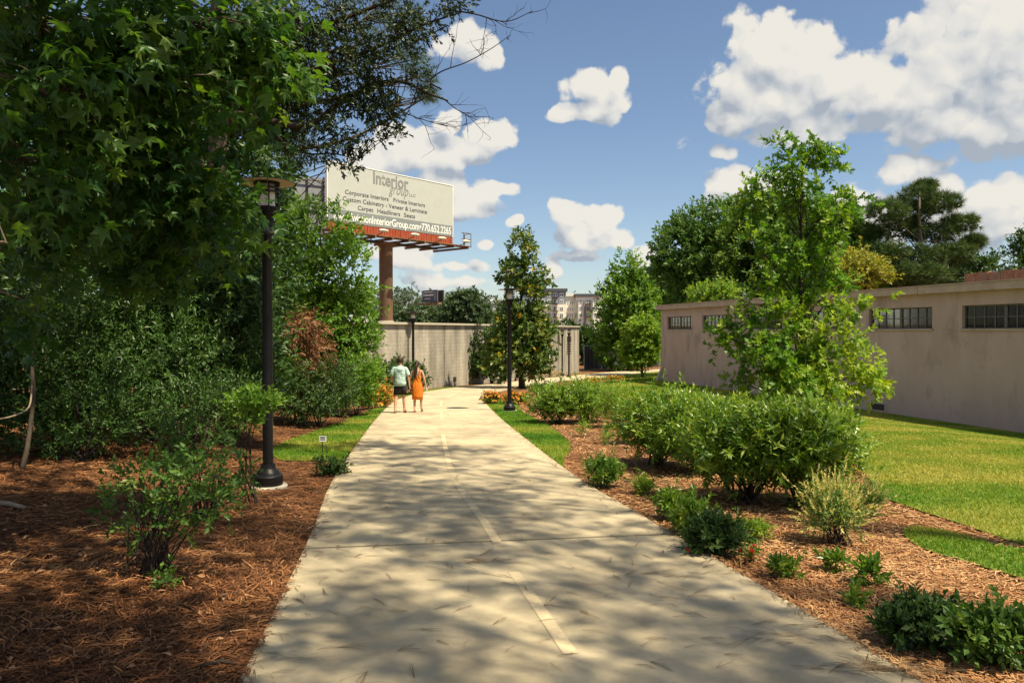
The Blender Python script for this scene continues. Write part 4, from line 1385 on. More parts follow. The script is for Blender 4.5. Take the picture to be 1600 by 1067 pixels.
tree('young_lime_green_tree', 'small lime green tree on the lawn near the far corner of the pink building', b, P(1004, 510, b.y), .08,
     [Lb(1003, 518, b.y, 22, 20), Lb(992, 545, b.y, 20, 17), Lb(1016, 542, b.y, 18, 20), Lb(1004, 555, b.y, 26, 14)],
     760, .45, 8, .27, OV, M['l_lime'], M['bark'], 9, -.3, .7, seed=8, up=.35)
# big trees behind the pink building
def big(name, label, u, D, lobes, n, leaf, seed, lsize=.34, bark='dark_bark', gap=-.22, **kw):
    b = ground((u - 800) / F_PX * D, D)
    vt = min(l[1] - l[3] * .4 for l in lobes)
    return tree(name, label, b, P(u, vt, D), .3, [Lb(x, y, D + (dz if len(q) else 0), rx, ry) for (x, y, rx, ry, *q) in lobes for dz in [q[0] if q else 0]],
                int(n * 1.75), .75, 9, lsize * 1.15, OV, M[leaf], M[bark], 18, gap, .35, seed=seed, up=.4, **kw)
big('broadleaf_tree', 'large dark green rounded tree behind the far end of the pink building', 1085, 66,
    [(1075, 400, 55, 58), (1110, 365, 50, 50), (1060, 445, 45, 50), (1120, 430, 60, 60), (1085, 350, 30, 26)], 2300, 'l_mid', 21, cbias=-.05)
big('broadleaf_tree', 'mid green tree crowned behind the young oak, above the pink building', 1200, 64,
    [(1190, 350, 60, 42), (1160, 390, 60, 60), (1220, 390, 70, 70), (1250, 345, 50, 40), (1180, 440, 90, 50)], 2600, 'l_mid', 22, cbias=.2)
big('broadleaf_tree', 'dense green tree behind the middle of the pink building roof', 1300, 58,
    [(1290, 360, 50, 50), (1320, 400, 45, 50), (1270, 420, 60, 50), (1330, 440, 50, 30)], 2000, 'l_mid', 23, cbias=.1)
big('yellow_green_tree', 'yellow green tree peeking over the pink building roof beside the pine', 1345, 52,
    [(1340, 425, 34, 24), (1365, 435, 26, 18), (1312, 432, 30, 26)], 700, 'l_yel', 24, .22)
big('broadleaf_tree', 'low yellow green bush top behind the roof edge, left of the young oak', 1105, 56,
    [(1105, 463, 26, 10), (1130, 460, 20, 10)], 260, 'l_lime', 25, .22)
big('broadleaf_tree', 'dark tree filling the gap below the pine behind the roof', 1420, 60,
    [(1420, 425, 60, 24), (1490, 422, 50, 26), (1380, 430, 30, 22)], 900, 'l_deep', 26, .3)
big('broadleaf_tree', 'dark tree at the right edge above the rooftop parapet', 1620, 60,
    [(1620, 395, 34, 40), (1580, 418, 40, 18), (1545, 425, 40, 14)], 700, 'l_deep', 27, .28)
big('broadleaf_tree', 'dark green tree behind the end of the block wall, left of the bright tree', 915, 98,
    [(905, 530, 30, 16), (930, 548, 28, 28), (888, 512, 16, 7), (945, 570, 26, 26)], 900, 'l_deep', 28, .42, gap=-.35)
big('broadleaf_tree', 'green tree far behind the fence beside the pink building corner', 1045, 105,
    [(1040, 500, 34, 40), (1025, 560, 30, 30), (1055, 450, 26, 30)], 900, 'l_mid', 29, .5, gap=-.35)
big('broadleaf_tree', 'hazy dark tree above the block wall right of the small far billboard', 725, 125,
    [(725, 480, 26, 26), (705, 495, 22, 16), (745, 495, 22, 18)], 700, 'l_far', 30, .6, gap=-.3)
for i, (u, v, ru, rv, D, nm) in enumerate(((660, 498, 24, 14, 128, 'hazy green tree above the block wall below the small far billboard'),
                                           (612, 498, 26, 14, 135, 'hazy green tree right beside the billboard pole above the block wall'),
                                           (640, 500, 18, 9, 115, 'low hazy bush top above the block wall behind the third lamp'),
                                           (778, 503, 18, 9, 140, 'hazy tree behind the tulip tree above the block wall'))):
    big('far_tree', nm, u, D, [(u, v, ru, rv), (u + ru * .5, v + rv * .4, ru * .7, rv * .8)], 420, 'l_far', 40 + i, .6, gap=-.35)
def hill_wood():
    rg = np.random.default_rng(77)
    C = []
    for k in range(420):
        a = rg.uniform(-.62, .5); D = rg.uniform(320, 460)
        C.append((math.tan(a) * D, D, rg.uniform(2, 9) + (D - 320) * .08 + 5 * math.exp(-((a + .2) / .12) ** 2)))
    C = np.array(C)
    lob = [(c[0], c[1], c[2], rg.uniform(5, 9), 5, rg.uniform(4, 7)) for c in C]
    Cn, O = lobe_points(lob, 5200, rg, .3)
    V, F, R = shoots(Cn, O + np.array([0, 0, .5]) + rg.normal(0, .5, O.shape), 2.4, 6, 2.2, OV, rg)
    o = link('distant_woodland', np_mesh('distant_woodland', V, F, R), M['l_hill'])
    tag(o, 'distant wooded ridge on the skyline behind the block wall', 'woodland', kind='stuff')
hill_wood()

# pine behind the roof
def pine(name, label, base, top, r0, clumps, nper, size, seed, bark='bark', limb_r=.1, low=.45, tm=None):
    rg = np.random.default_rng(seed)
    base = Vector(base)
    r = thing(name, label, 'tree', base)
    off = tuple(base)
    tp = trunk_part(r, base, top, r0, r0 * .3, M[bark], off, rg)
    mb = MB()
    Vs = []
    for (c, rx, ry, rz) in clumps:
        t = np.clip((c.z - rz - base.z) / (Vector(top).z - base.z) - rg.uniform(.02, .1), low, .97)
        a = Vector(tp[1]).lerp(Vector(tp[-1]), t)
        mb.tube(limb_path(a, c, rg, .06), np.linspace(limb_r * (1.3 - t), limb_r * .2, 6), 6, cap=False)
        C, O = lobe_points([(c.x, c.y, c.z, rx, ry, rz)], nper, rg, .25)
        for q in C[rg.choice(len(C), min(5, len(C)), replace=False)]:
            mb.tube(limb_path(Vector(c).lerp(a, .25), q, rg, .0, 3), np.linspace(limb_r * .25, limb_r * .07, 4), 4, cap=False)
        A = O * .6 + np.array([0, 0, .5]) + rg.normal(0, .45, O.shape)
        n = len(C)
        Vs.append(leaves_arrays(C, A, rg.normal(size=(n, 3)), size * rg.uniform(.7, 1.25, n), tm or NDL2, np.clip(rg.normal(.45, .2, n), 0, 1)))
    mb.build('limbs', M[bark], r, off, smooth='all')
    V, F, R = cat(Vs)
    link('needles', np_mesh('needles', V - np.array(off), F, R), M['l_pine'], r)
    return r
D = 56.0
rgp = np.random.default_rng(9)
cl = []
for (u, v, ru, rv) in ((1430, 310, 44, 16), (1385, 330, 40, 15), (1470, 318, 36, 15), (1500, 350, 36, 14), (1360, 365, 26, 12), (1410, 360, 50, 16), (1460, 365, 46, 18), (1520, 378, 22, 9),
                       (1385, 395, 36, 14), (1440, 400, 46, 16), (1490, 395, 36, 15), (1400, 425, 40, 16), (1450, 430, 44, 14), (1425, 335, 40, 14), (1445, 292, 22, 8)):
    k = D / F_PX
    q = P(u, v, D + rgp.uniform(-1.6, 1.6))
    cl.append((q, ru * k * .82, ru * k * .8, rv * k * 1.05))
pine('pine_tree', 'dark rounded pine rising behind the pink building roof', ground((1442 - 800) / F_PX * D, D), P(1436, 300, D), .28, cl, 230, .55, 10, tm=T_needles(16, 3, .075))

# ================================================================ young oak in the right bed
b = ground((1250 - 800) / F_PX * 14.6, 14.6)
D = 14.6
oak_l = [Lb(1255, 205, D, 7, 14), Lb(1283, 208, D, 8, 16), Lb(1215, 235, D, 9, 16), Lb(1308, 248, D, 12, 7), Lb(1175, 318, D, 10, 22), Lb(1150, 345, D, 20, 8), Lb(1338, 300, D - .1, 8, 20), Lb(1255, 232, D, 14, 28), Lb(1282, 235, D, 12, 26), Lb(1232, 262, D, 20, 24), Lb(1262, 290, D, 34, 34), Lb(1300, 262, D + .2, 14, 10), Lb(1185, 300, D, 26, 16), Lb(1325, 310, D - .1, 20, 24),
         Lb(1245, 345, D, 40, 26), Lb(1195, 362, D - .2, 28, 14), Lb(1288, 355, D, 30, 20), Lb(1228, 400, D, 36, 20), Lb(1278, 412, D - .2, 38, 18), Lb(1250, 445, D + .2, 50, 24), Lb(1205, 452, D - .1, 34, 14), Lb(1330, 482, D - .6, 44, 9), Lb(1300, 530, D - .8, 52, 10), Lb(1335, 596, D - .9, 48, 11), Lb(1265, 608, D - 1.0, 60, 13), Lb(1200, 602, D - .4, 50, 13), Lb(1245, 570, D - .8, 54, 13), Lb(1160, 552, D, 44, 12), Lb(1360, 500, D - .4, 18, 7), Lb(1365, 598, D - .6, 22, 8), Lb(1310, 450, D - .2, 30, 12),
         Lb(1325, 478, D - .5, 40, 9), Lb(1290, 482, D - .2, 38, 11), Lb(1220, 495, D - .4, 48, 13), Lb(1165, 500, D, 34, 12), Lb(1300, 524, D - .6, 48, 10), Lb(1205, 542, D - .3, 46, 13),
         Lb(1150, 545, D + .2, 40, 20), Lb(1250, 560, D - .6, 52, 22), Lb(1330, 590, D - .7, 46, 16), Lb(1270, 600, D - .8, 56, 20), Lb(1195, 595, D - .2, 50, 20), Lb(1140, 520, D + .1, 24, 14), Lb(1345, 560, D + .3, 26, 12)]
tree('young_oak_tree', 'slender young oak with layered yellow green boughs in the shrub bed', b, P(1254, 240, D), .085, oak_l,
     2500, .26, 9, .115, LOB, M['l_oak'], M['dark_bark'], 66, -.14, 2.0, seed=12, up=.05, outw=.9, droop=.05, csd=.2, cbias=.0, cfn=lambda C: .46 * sstep(2.7, 1.9, C[:, 2]) * sstep(4.8, 6.2, C[:, 0]), lr=.3, low=.18, spread=(.7, 1.3), inner=.2)  # lower right boughs yellower and lighter: sunlit side put into leaf tone

# ================================================================ thicket on the left
def thick(name, label, base_uD, lobes, n, leaf, tm, size, seed, bark='dark_bark', slen=.32, nl=9, group='dark shrubs of the left thicket', **kw):
    u, D = base_uD
    b = ground((u - 800) / F_PX * D, D)
    return shrub(name, label, b, [Lb(*l) for l in lobes], n, slen, nl, size, tm, M[leaf], M[bark], stems=12, seed=seed, group=None, stem_r=.03, **kw)
thick('evergreen_shrub', 'tall dark evergreen shrub directly left of the nearest lamp post', (360, 15.5),
      [(375, 430, 15.5, 56, 90), (340, 520, 15, 80, 80), (395, 550, 15.5, 40, 80), (300, 440, 15.5, 70, 80), (385, 610, 15, 50, 36)], 1500, 'l_dark', LN2, .17, 51, droop=.35)
thick('evergreen_shrub', 'dark glossy shrub in the thicket, second from the nearest lamp post', (240, 14),
      [(250, 440, 14, 90, 80), (200, 520, 13.6, 90, 70), (290, 560, 13.4, 70, 60), (230, 590, 13.2, 80, 50)], 1700, 'l_dark', EL, .11, 52, droop=.1, cbias=.08)
thick('evergreen_shrub', 'dark fine leaved shrub behind the slim grey sapling', (110, 12.5),
      [(110, 440, 12.5, 90, 80), (70, 540, 12.2, 100, 80), (150, 600, 12, 80, 60), (60, 620, 12, 80, 60)], 1700, 'l_dark', EL, .09, 53, cbias=-.02)
thick('evergreen_shrub', 'dark shrub at the left edge of the picture below the overhanging boughs', (-60, 11),
      [(-30, 480, 11, 90, 110), (10, 600, 11, 70, 80), (-80, 600, 11, 90, 110)], 1300, 'l_dark', EL, .10, 54, cbias=-.05)
thick('evergreen_shrub', 'low dark undergrowth bush at the back of the left straw bed', (300, 12),
      [(300, 640, 12.4, 70, 34), (220, 660, 12, 60, 26), (370, 630, 13, 50, 30)], 800, 'l_dark', EL, .08, 55)
thick('evergreen_shrub', 'low leggy bush between the sapling and the straw bed', (130, 11.2),
      [(130, 660, 11.4, 70, 40), (60, 680, 11, 50, 30)], 650, 'l_dark', EL, .08, 56)
# taller trees closing the thicket behind
def backtree(label, u, D, lobes, n, seed, leaf='l_dark', size=.22, top=120):
    b = ground((u - 800) / F_PX * D, D)
    tree('thicket_tree', label, b, P(u, top, D), .2, [Lb(*l) for l in lobes], n, .5, 9, size, OV, M[leaf], M['dark_bark'], 16, None, .6, seed=seed, up=.2, droop=.3)
backtree('dark tree closing the thicket behind the nearest lamp post', 340, 19,
         [(360, 300, 19, 90, 110), (390, 420, 19, 70, 90), (300, 420, 19, 100, 120), (330, 180, 19, 100, 90), (400, 560, 19, 60, 80), (300, 560, 19, 90, 80)], 1900, 61)
backtree('dark tree behind the middle of the left thicket', 170, 18,
         [(180, 280, 18, 110, 130), (140, 430, 18, 120, 130), (220, 150, 18, 120, 110), (200, 560, 18, 120, 80)], 1900, 62)
backtree('dark tree at the far left of the thicket', -20, 17,
         [(0, 280, 17, 130, 140), (-40, 440, 17, 130, 130), (40, 140, 17, 130, 120), (20, 570, 17, 120, 90), (-120, 300, 17, 120, 200)], 1900, 63)

# dead brown vines and the olive bush beside them
b = ground(P(470, 640, 20).x, 20.0)
shrub('dead_vine_shrub', 'shrub draped in dead brown drooping leaves behind the nearest lamp post', b,
      [Lb(468, 515, 20, 34, 34), Lb(486, 555, 20, 30, 44), Lb(446, 560, 20, 30, 50), Lb(478, 590, 20, 34, 30)], 750, .3, 9, .15, LN2, M['l_dead'], M['dead_wood'], stems=14, seed=71, up=-.5, outw=.6, droop=.55, stem_r=.02, csd=.14)
b = ground(P(500, 650, 19.5).x, 19.5)
shrub('olive_shrub', 'olive green shrub at the foot of the dead brown vines', b,
      [Lb(450, 610, 19.3, 50, 36), Lb(515, 600, 19.6, 40, 36), Lb(480, 630, 19, 50, 22), Lb(535, 622, 20.5, 24, 22)], 900, .28, 9, .12, LN2, M['l_deep'], M['dark_bark'], stems=10, seed=72, up=.5, cbias=.1)
b = ground(P(558, 640, 23).x, 23.0)
shrub('green_shrub', 'bright green low shrub below the sunlit tree beside the orange flowers', b,
      [Lb(560, 590, 23, 30, 36), Lb(540, 615, 22.6, 26, 22), Lb(572, 615, 23.4, 18, 18)], 620, .25, 9, .11, OV, M['l_bright'], M['dark_bark'], stems=8, seed=73)
b = spot_at(628, 35.0)
shrub('green_shrub', 'dark green shrub against the block wall beyond the walking man', b,
      [Lb(620, 585, 35, 22, 22, .5), Lb(645, 588, 35.3, 16, 18, .5), Lb(655, 600, 35.6, 14, 12, .4), Lb(600, 590, 34, 16, 24, .5)], 420, .3, 9, .15, OV, M['l_deep'], M['dark_bark'], stems=8, seed=74)

# slim sapling, fallen branch, bare sticks
def stick(name, label, cat_, px, D, r0, r1, mat, n=8, on_ground=False, side=True):
    pts = [P(u, v, d) for (u, v), d in zip(px, D if hasattr(D, '__len__') else [D] * len(px))]
    o = thing(name, label, cat_, pts[0])
    c = catmull(np.array([tuple(p) for p in pts]), 4)
    MB().tube([Vector(q) for q in c], np.linspace(r0, r1, len(c)), n).build('stem' if name != 'sapling' else 'trunk', M[mat], o, tuple(pts[0]), smooth='all')
    return o, c
sb = G(34, 732)
sap, c = stick('sapling', 'slim pale grey sapling trunk at the left edge of the straw bed', 'tree', [(34, 738), (44, 690), (52, 620), (50, 560), (54, 500), (60, 440)], sb.y, .034, .018, 'bark')
rg = np.random.default_rng(4)
lo = [Lb(60, 440, sb.y, 60, 50), Lb(20, 500, sb.y, 40, 22)]
C, O = lobe_points(lo, 200, rg)
V, F, R = shoots(C, O + np.array([0, 0, .1]), .25, 8, .1, OV, rg)
link('crown', np_mesh('crown', V - np.array(tuple(sap.location)), F, R), M['l_dark'], sap)
MB().tube([Vector(q) for q in catmull(np.array([tuple(P(u, v, d)) for u, v, d in ((50, 600, sb.y), (45, 636, sb.y - .3), (20, 650, sb.y - .8), (-10, 656, sb.y - 1.3))]), 4)], .011, 6).build('side_branch', M['dead_wood'], sap, tuple(sap.location), smooth='all')
q = G(338, 668)
stick('fallen_branch', 'pale broken branch propped in the undergrowth left of the nearest lamp', 'branch', [(336, 662), (352, 640), (366, 622), (384, 610)], [q.y, q.y + .1, q.y + .2, q.y + .3], .05, .03, 'dead_wood')
q = G(0, 792)
o = thing('fallen_stick', 'dark fallen stick lying on the straw at the left edge', 'branch', (q.x, q.y, q.z))
a = G(-30, 788); bq = G(40, 797)
MB().tube([a + Vector((0, 0, .03)), q + Vector((.1, 0, .035)), bq + Vector((0, 0, .025))], [.03, .028, .02], 7).build('stem', M['dead_wood'], o, tuple(q), smooth='all')
q = G(345, 1040)
o = thing('fallen_stick', 'short dark stick on the straw near the bottom edge of the picture', 'branch', q)
MB().tube([G(312, 1046) + Vector((0, 0, .02)), q + Vector((0, 0, .03)), G(372, 1042) + Vector((0, 0, .02))], [.012, .013, .008], 7).build('stem', M['dark_bark'], o, tuple(q), smooth='all')

# ================================================================ leggy shrubs in the left bed
b = G(238, 898); D = b.y
shrub('leggy_shrub', 'leggy green shrub with bare stems in the middle of the left straw bed', b,
      [Lb(225, 755, D, 58, 34), Lb(300, 750, D - .1, 56, 40), Lb(250, 800, D, 66, 34), Lb(190, 790, D + .1, 34, 24), Lb(345, 790, D - .1, 40, 24), Lb(210, 720, D + .1, 34, 20), Lb(300, 820, D - .1, 34, 22)],
      330, .15, 9, .058, OV, M['l_mid'], M['dark_bark'], stems=42, seed=81, up=.35, stem_r=.0065, gap=-.2, gfreq=3, csd=.18)
b = G(318, 812); D = b.y
shrub('leggy_shrub', 'second leggy green shrub just left of the nearest lamp post', b,
      [Lb(330, 700, D, 62, 34), Lb(270, 690, D, 50, 30), Lb(290, 668, D + .2, 44, 22), Lb(360, 740, D - .2, 40, 28), Lb(335, 770, D, 40, 18)],
      220, .18, 9, .066, OV, M['l_mid'], M['dark_bark'], stems=34, seed=82, up=.35, stem_r=.007, gap=-.12, gfreq=2.6, cbias=-.05)
b = G(378, 700); D = b.y - 1.5
shrub('leafy_sprig', 'bright leafy sprig reaching across the lower part of the nearest lamp pole', ground(P(395, 700, 9.4).x, 9.4),
      [Lb(398, 632, 9.4, 34, 15), Lb(415, 645, 9.3, 14, 8), Lb(372, 640, 9.5, 18, 12), Lb(385, 660, 9.4, 14, 10)], 120, .16, 8, .08, OV, M['l_bright'], M['dark_bark'], stems=6, seed=83, cat_='plant')
b = G(516, 744); D = b.y
shrub('low_bush', 'small dark bush at the left edge of the path in front of the grass strip', b,
      [Lb(512, 732, D, 20, 11), Lb(527, 736, D, 14, 8)], 160, .1, 8, .06, OV, M['l_deep'], M['dark_bark'], stems=5, seed=84, cat_='plant')
b = G(250, 918); D = b.y
shrub('seedling', 'small pale seedling in front of the leggy shrub', b, [Lb(258, 905, D, 14, 14)], 14, .08, 6, .06, OV, M['l_mid'], M['dark_bark'], stems=4, seed=85, cat_='plant', stem_r=.005)

# ================================================================ sweetgum boughs hanging in from the left
def sweetgum():
    rg = np.random.default_rng(31)
    base = ground(-7.4, 5.2)
    r = thing('sweetgum_tree', 'sweetgum with star shaped leaves hanging over the left of the picture', 'tree', base)
    off = np.array(tuple(base))
    top = Vector((-6.6, 5.6, 10.5))
    tp = trunk_part(r, base, top, .24, .1, M['bark'], tuple(base), rg)
    lobes = [(60, 40, 6, 150, 70), (190, 60, 6.4, 120, 70), (300, 40, 6.9, 110, 55), (400, 60, 7.4, 70, 70), (270, 130, 6.6, 90, 50), (90, 150, 5.8, 110, 60), (30, 250, 5.6, 90, 80),
             (180, 220, 6.6, 90, 60), (260, 260, 7.0, 90, 60), (300, 320, 7.4, 80, 50), (322, 355, 8.2, 36, 44), (100, 330, 6.4, 80, 70), (10, 380, 5.0, 34, 40), (220, 380, 7.6, 70, 50), (374, 408, 8.6, 12, 18), (296, 285, 8.3, 28, 34),
             (40, 470, 7.5, 60, 30), (420, 120, 7.8, 40, 60)]
    LB = [Lb(*l) for l in lobes]
    C, O = lobe_points(LB, 560, rg, .1, -.28, .9)
    mb = MB()
    # main boughs to each lobe, twigs to shoots
    for l in LB:
        c = Vector(l[:3])
        t = float(np.clip((c.z - .2 - base.z) / (top.z - base.z), .25, .95))
        a = Vector(tp[1]).lerp(Vector(tp[-1]), t)
        mb.tube(limb_path(a, c, rg, -.12, 7), np.linspace(.05, .012, 8), 6, cap=False)
    near = np.array([l[:3] for l in LB])
    for i in range(0, len(C)):
        j = np.argmin(((near - C[i]) ** 2).sum(1))
        mb.tube(limb_path(near[j], C[i], rg, -.1, 3), np.linspace(.008, .003, 4), 4, cap=False)
    # higher crown above the picture, shading the bed
    hi = [(-8, 4, 7.6, 2.6, 2.6, 1.6), (-5.6, 6.5, 8.2, 2.4, 2.4, 1.5), (-6.5, 2.5, 9.0, 2.6, 2.4, 1.4), (-4.2, 4.0, 8.6, 2.0, 2.2, 1.2), (-6.5, 9.5, 8.6, 2.4, 2.2, 1.5), (-9.5, 8, 8.0, 2.4, 2.4, 1.8), (-3.6, 8.2, 9.2, 1.8, 2.0, 1.1), (-2.6, 2.6, 9.4, 2.0, 2.0, 1.0), (-1.8, 4.6, 9.8, 1.4, 1.4, .9), (-.4, 2.4, 9.8, 1.7, 1.8, .9), (-3.0, .6, 9.0, 2.0, 2.0, 1.2), (1.0, 3.8, 10.4, 1.5, 1.7, .8), (1.2, 1.4, 10.2, 1.6, 1.6, .8), (2.4, 1.0, 10.6, 1.4, 1.5, .8), (.6, -.4, 10.0, 1.6, 1.5, .8), (-.9, 5.6, 10.4, 1.4, 1.5, .8)]
    for l in hi:
        mb.tube(limb_path(Vector(tp[-3]), Vector(l[:3]), rg, -.12, 7), np.linspace(.07, .015, 8), 6, cap=False)
    mb.build('limbs', M['bark'], r, tuple(base), smooth='all')
    C2, O2 = lobe_points(hi, 5200, rg, .15, -.3, .5)
    A2 = O2 * .6 + rg.normal(0, .5, O2.shape)
    V, F, R = shoots(C2, A2, .4, 8, .17, T_star(), rg, droop=.4)
    # hanging sprays in view
    A = O * .5 + np.array([.25, -.1, -.45]) + rg.normal(0, .4, O.shape)
    A = _unit(A)
    m, nl = len(C), 11
    ref = np.array([[0, 0, 1.]]) * np.ones((m, 1)); ref[np.abs(A[:, 2]) > .9] = (1, 0, 0)
    U = _unit(np.cross(A, ref)); Wv = np.cross(A, U)
    t = np.tile((np.arange(nl) + .5) / nl, (m, 1)); ph = np.arange(nl)[None] * 2.4 + rg.random((m, 1)) * 6.28
    pos = C[:, None] + A[:, None] * (t * .42)[..., None] + (U[:, None] * np.cos(ph)[..., None] + Wv[:, None] * np.sin(ph)[..., None]) * .07
    rad = U[:, None] * np.cos(ph)[..., None] + Wv[:, None] * np.sin(ph)[..., None]
    d = A[:, None] * .4 + rad * .8 + rg.normal(0, .25, pos.shape); d[..., 2] -= .75
    nr = rad * .5 + rg.normal(0, .45, pos.shape); nr[..., 2] += .8
    cv = np.clip(rg.normal(.4, .2, (m, 1)) + rg.normal(0, .1, (m, nl)), 0, 1).ravel()
    pos, d, nr = pos.reshape(-1, 3), _unit(d.reshape(-1, 3)), nr.reshape(-1, 3)
    sz = .17 * rg.uniform(.55, 1.3, len(pos))
    dist = np.linalg.norm(pos - np.array([0, 0, CAM_H]), axis=1)
    uu = 800 + F_PX * pos[:, 0] / pos[:, 1]; vv = 516 - F_PX * (pos[:, 2] - CAM_H) / pos[:, 1]
    score = sz / dist * ((uu > 0) & (uu < 480) & (vv > 0) & (vv < 480))
    bigi = np.argsort(-score)[:300]
    rest = np.ones(len(pos), bool); rest[bigi] = False
    tv, tf = T_star()
    V1, F1, R1 = leaves_arrays(pos[rest], d[rest], nr[rest], sz[rest], (tv, tf), cv[rest])
    V, F, R = cat([(V, F, R), (V1, F1, R1)])
    o = link('foliage', np_mesh('foliage', V - off, F, R), M['l_gum'], r); o['kind'] = 'stuff'
    # nearest leaves one by one: blade with a thin stalk
    stalk = np.array([(-.012, -.42, .02), (.012, -.42, .02), (.012, .14, .004), (-.012, .14, .004)])
    fv = np.vstack([tv, stalk]); k0 = len(tv)
    ff = np.vstack([tf, [(k0, k0 + 1, k0 + 2), (k0, k0 + 2, k0 + 3)]])
    protos = []
    for k in range(6):
        bend = fv.copy(); bend[:, 2] -= (.05 + .05 * k) * fv[:, 1] ** 2 - .03 * k * np.abs(fv[:, 0])
        me = np_mesh('leaf', bend, ff, np.full(len(ff), .12 + .15 * k)); me.materials.append(M['l_gum']); protos.append(me)
    from mathutils import Matrix
    for i in bigi:
        y = Vector(d[i]); x = y.cross(Vector(nr[i])).normalized(); z = x.cross(y)
        me = protos[int(np.clip(cv[i] * 6, 0, 5))]
        ob = bpy.data.objects.new('leaf', me); COL.objects.link(ob); ob.parent = r
        s = float(sz[i]); p = pos[i] - off
        ob.matrix_local = Matrix(((x.x * s, y.x * s, z.x * s, p[0]), (x.y * s, y.y * s, z.y * s, p[1]), (x.z * s, y.z * s, z.z * s, p[2]), (0, 0, 0, 1)))
sweetgum()

# ================================================================ water oak reaching over from the left
def water_oak():
    rg = np.random.default_rng(41)
    D = 13.0
    base = ground(-7.2, 17.5)
    r = thing('water_oak_tree', 'dark small leaved oak with bare twigs against the sky over the lamp', 'tree', base)
    off = np.array(tuple(base))
    top = Vector((-5.4, 14.5, 11.5))
    tp = trunk_part(r, base, top, .26, .12, M['bark'], tuple(base), rg)
    mb = MB()
    def bough(px, r0, r1, Ds=None):
        pts = catmull(np.array([tuple(P(u, v, (Ds[i] if Ds else D))) for i, (u, v) in enumerate(px)]), 5)
        mb.tube([Vector(q) for q in pts], np.linspace(r0, r1, len(pts)), 7, cap=False)
        return pts
    mains = [bough([(330, 300), (300, 205), (350, 178), (420, 190), (480, 197), (520, 170), (575, 135), (625, 128), (668, 146), (700, 158)], .085, .014),
             bough([(330, 260), (380, 120), (440, 60), (520, 35), (600, 5), (660, -20)], .08, .02),
             bough([(350, 160), (430, 130), (520, 100), (600, 70), (660, 40), (720, 20)], .05, .012),
             bough([(420, 190), (440, 220), (480, 240), (520, 240), (560, 250)], .03, .008),
             bough([(330, 290), (300, 350), (280, 366), (262, 372)], .06, .03)]
    twig_tips = []
    def twig(p, dirv, ln, r0, depth):
        pts = [p]
        q = p; d = dirv.normalized()
        for k in range(4):
            d = (d + Vector(rg.normal(0, .22, 3))).normalized()
            q = q + d * ln / 4; pts.append(q)
        mb.tube(pts, np.linspace(r0, r0 * .4, 5), 5, cap=False)
        if depth:
            for k in range(3):
                i = rg.integers(1, 5)
                twig(pts[i], (d + Vector(rg.normal(0, .7, 3))), ln * rg.uniform(.4, .65), r0 * .5, depth - 1)
    # dead twigs beyond the leaves
    for px, rr in (([(690, 140), (672, 128), (690, 112), (728, 98), (765, 78), (798, 55)], .016), ([(690, 15), (740, 22), (790, 34), (832, 18)], .016),
                   ([(690, 152), (715, 172), (746, 188)], .012), ([(600, 150), (630, 175), (670, 190), (700, 198)], .010), ([(700, 40), (660, 60), (640, 66)], .012)):
        pts = bough(px, rr, .005)
        for k in range(6):
            i = rg.integers(3, len(pts) - 1)
            d = Vector(pts[i + 1] - pts[i - 1]).normalized()
            twig(Vector(pts[i]), d + Vector(rg.normal(0, .7, 3)), rg.uniform(.35, .75), .007, 1)
    lobes = [(470, 60, D + .5, 90, 70), (560, 45, D, 90, 55), (640, 30, D - .2, 70, 42), (520, 120, D, 90, 50), (610, 105, D, 70, 42), (480, 170, D + .5, 80, 40), (560, 180, D, 70, 40),
             (600, 165, D, 40, 40), (500, 225, D - .2, 50, 30), (560, 222, D, 50, 18), (450, 120, D + 1, 80, 80), (430, 230, D + .8, 60, 40), (400, 60, D + 1, 80, 80), (545, 262, D, 22, 14),
             (590, 215, D, 44, 9), (400, 170, D + 1.2, 70, 70), (700, 8, D - .2, 40, 16)]
    C, O = lobe_points([Lb(*l) for l in lobes], 4600, rg, .1, -.12, 1.5)
    # crown above the picture, spreading over the path
    hi = [(-5, 13, 9.8, 2.8, 3.0, 1.4), (-2.2, 12.5, 10.2, 2.2, 2.6, 1.2), (-3.5, 16.2, 10.8, 2.2, 2.4, 1.2), (-.6, 14.2, 10.8, 1.8, 2.4, 1.0), (-6, 17, 10.0, 2.2, 2.4, 1.4), (-6.5, 10.5, 9.5, 2.2, 2.2, 1.2), (-.8, 17.5, 11.6, 1.8, 2.0, 1.0), (.9, 16.0, 11.8, 1.3, 1.9, .8)]
    C2, O2 = lobe_points(hi, 1500, rg, .15, -.05, .6)
    for l in hi:
        mb.tube(limb_path(Vector(tp[-2]), Vector(l[:3]), rg, -.1, 6), np.linspace(.07, .015, 7), 6, cap=False)
    pts_all = np.vstack(mains)
    for i in range(0, len(C), 3):
        j = np.argmin(((pts_all - C[i]) ** 2).sum(1))
        mb.tube(limb_path(pts_all[j], C[i], rg, -.05, 4), np.linspace(.010, .003, 5), 4, cap=False)
    mb.build('limbs', M['dark_bark'], r, tuple(base), smooth='all')
    A = O * .5 + np.array([.35, 0, -.1]) + rg.normal(0, .55, O.shape)
    a1 = shoots(C, A, .22, 9, .088, T_leaf(.38), rg, (.5, 1.0), droop=.15)
    A2 = O2 * .6 + rg.normal(0, .5, O2.shape)
    a2 = shoots(C2, A2, .3, 9, .11, T_leaf(.4), rg)
    V, F, R = cat([a1, a2])
    link('crown', np_mesh('crown', V - off, F, R), M['l_oakd'], r)
water_oak()

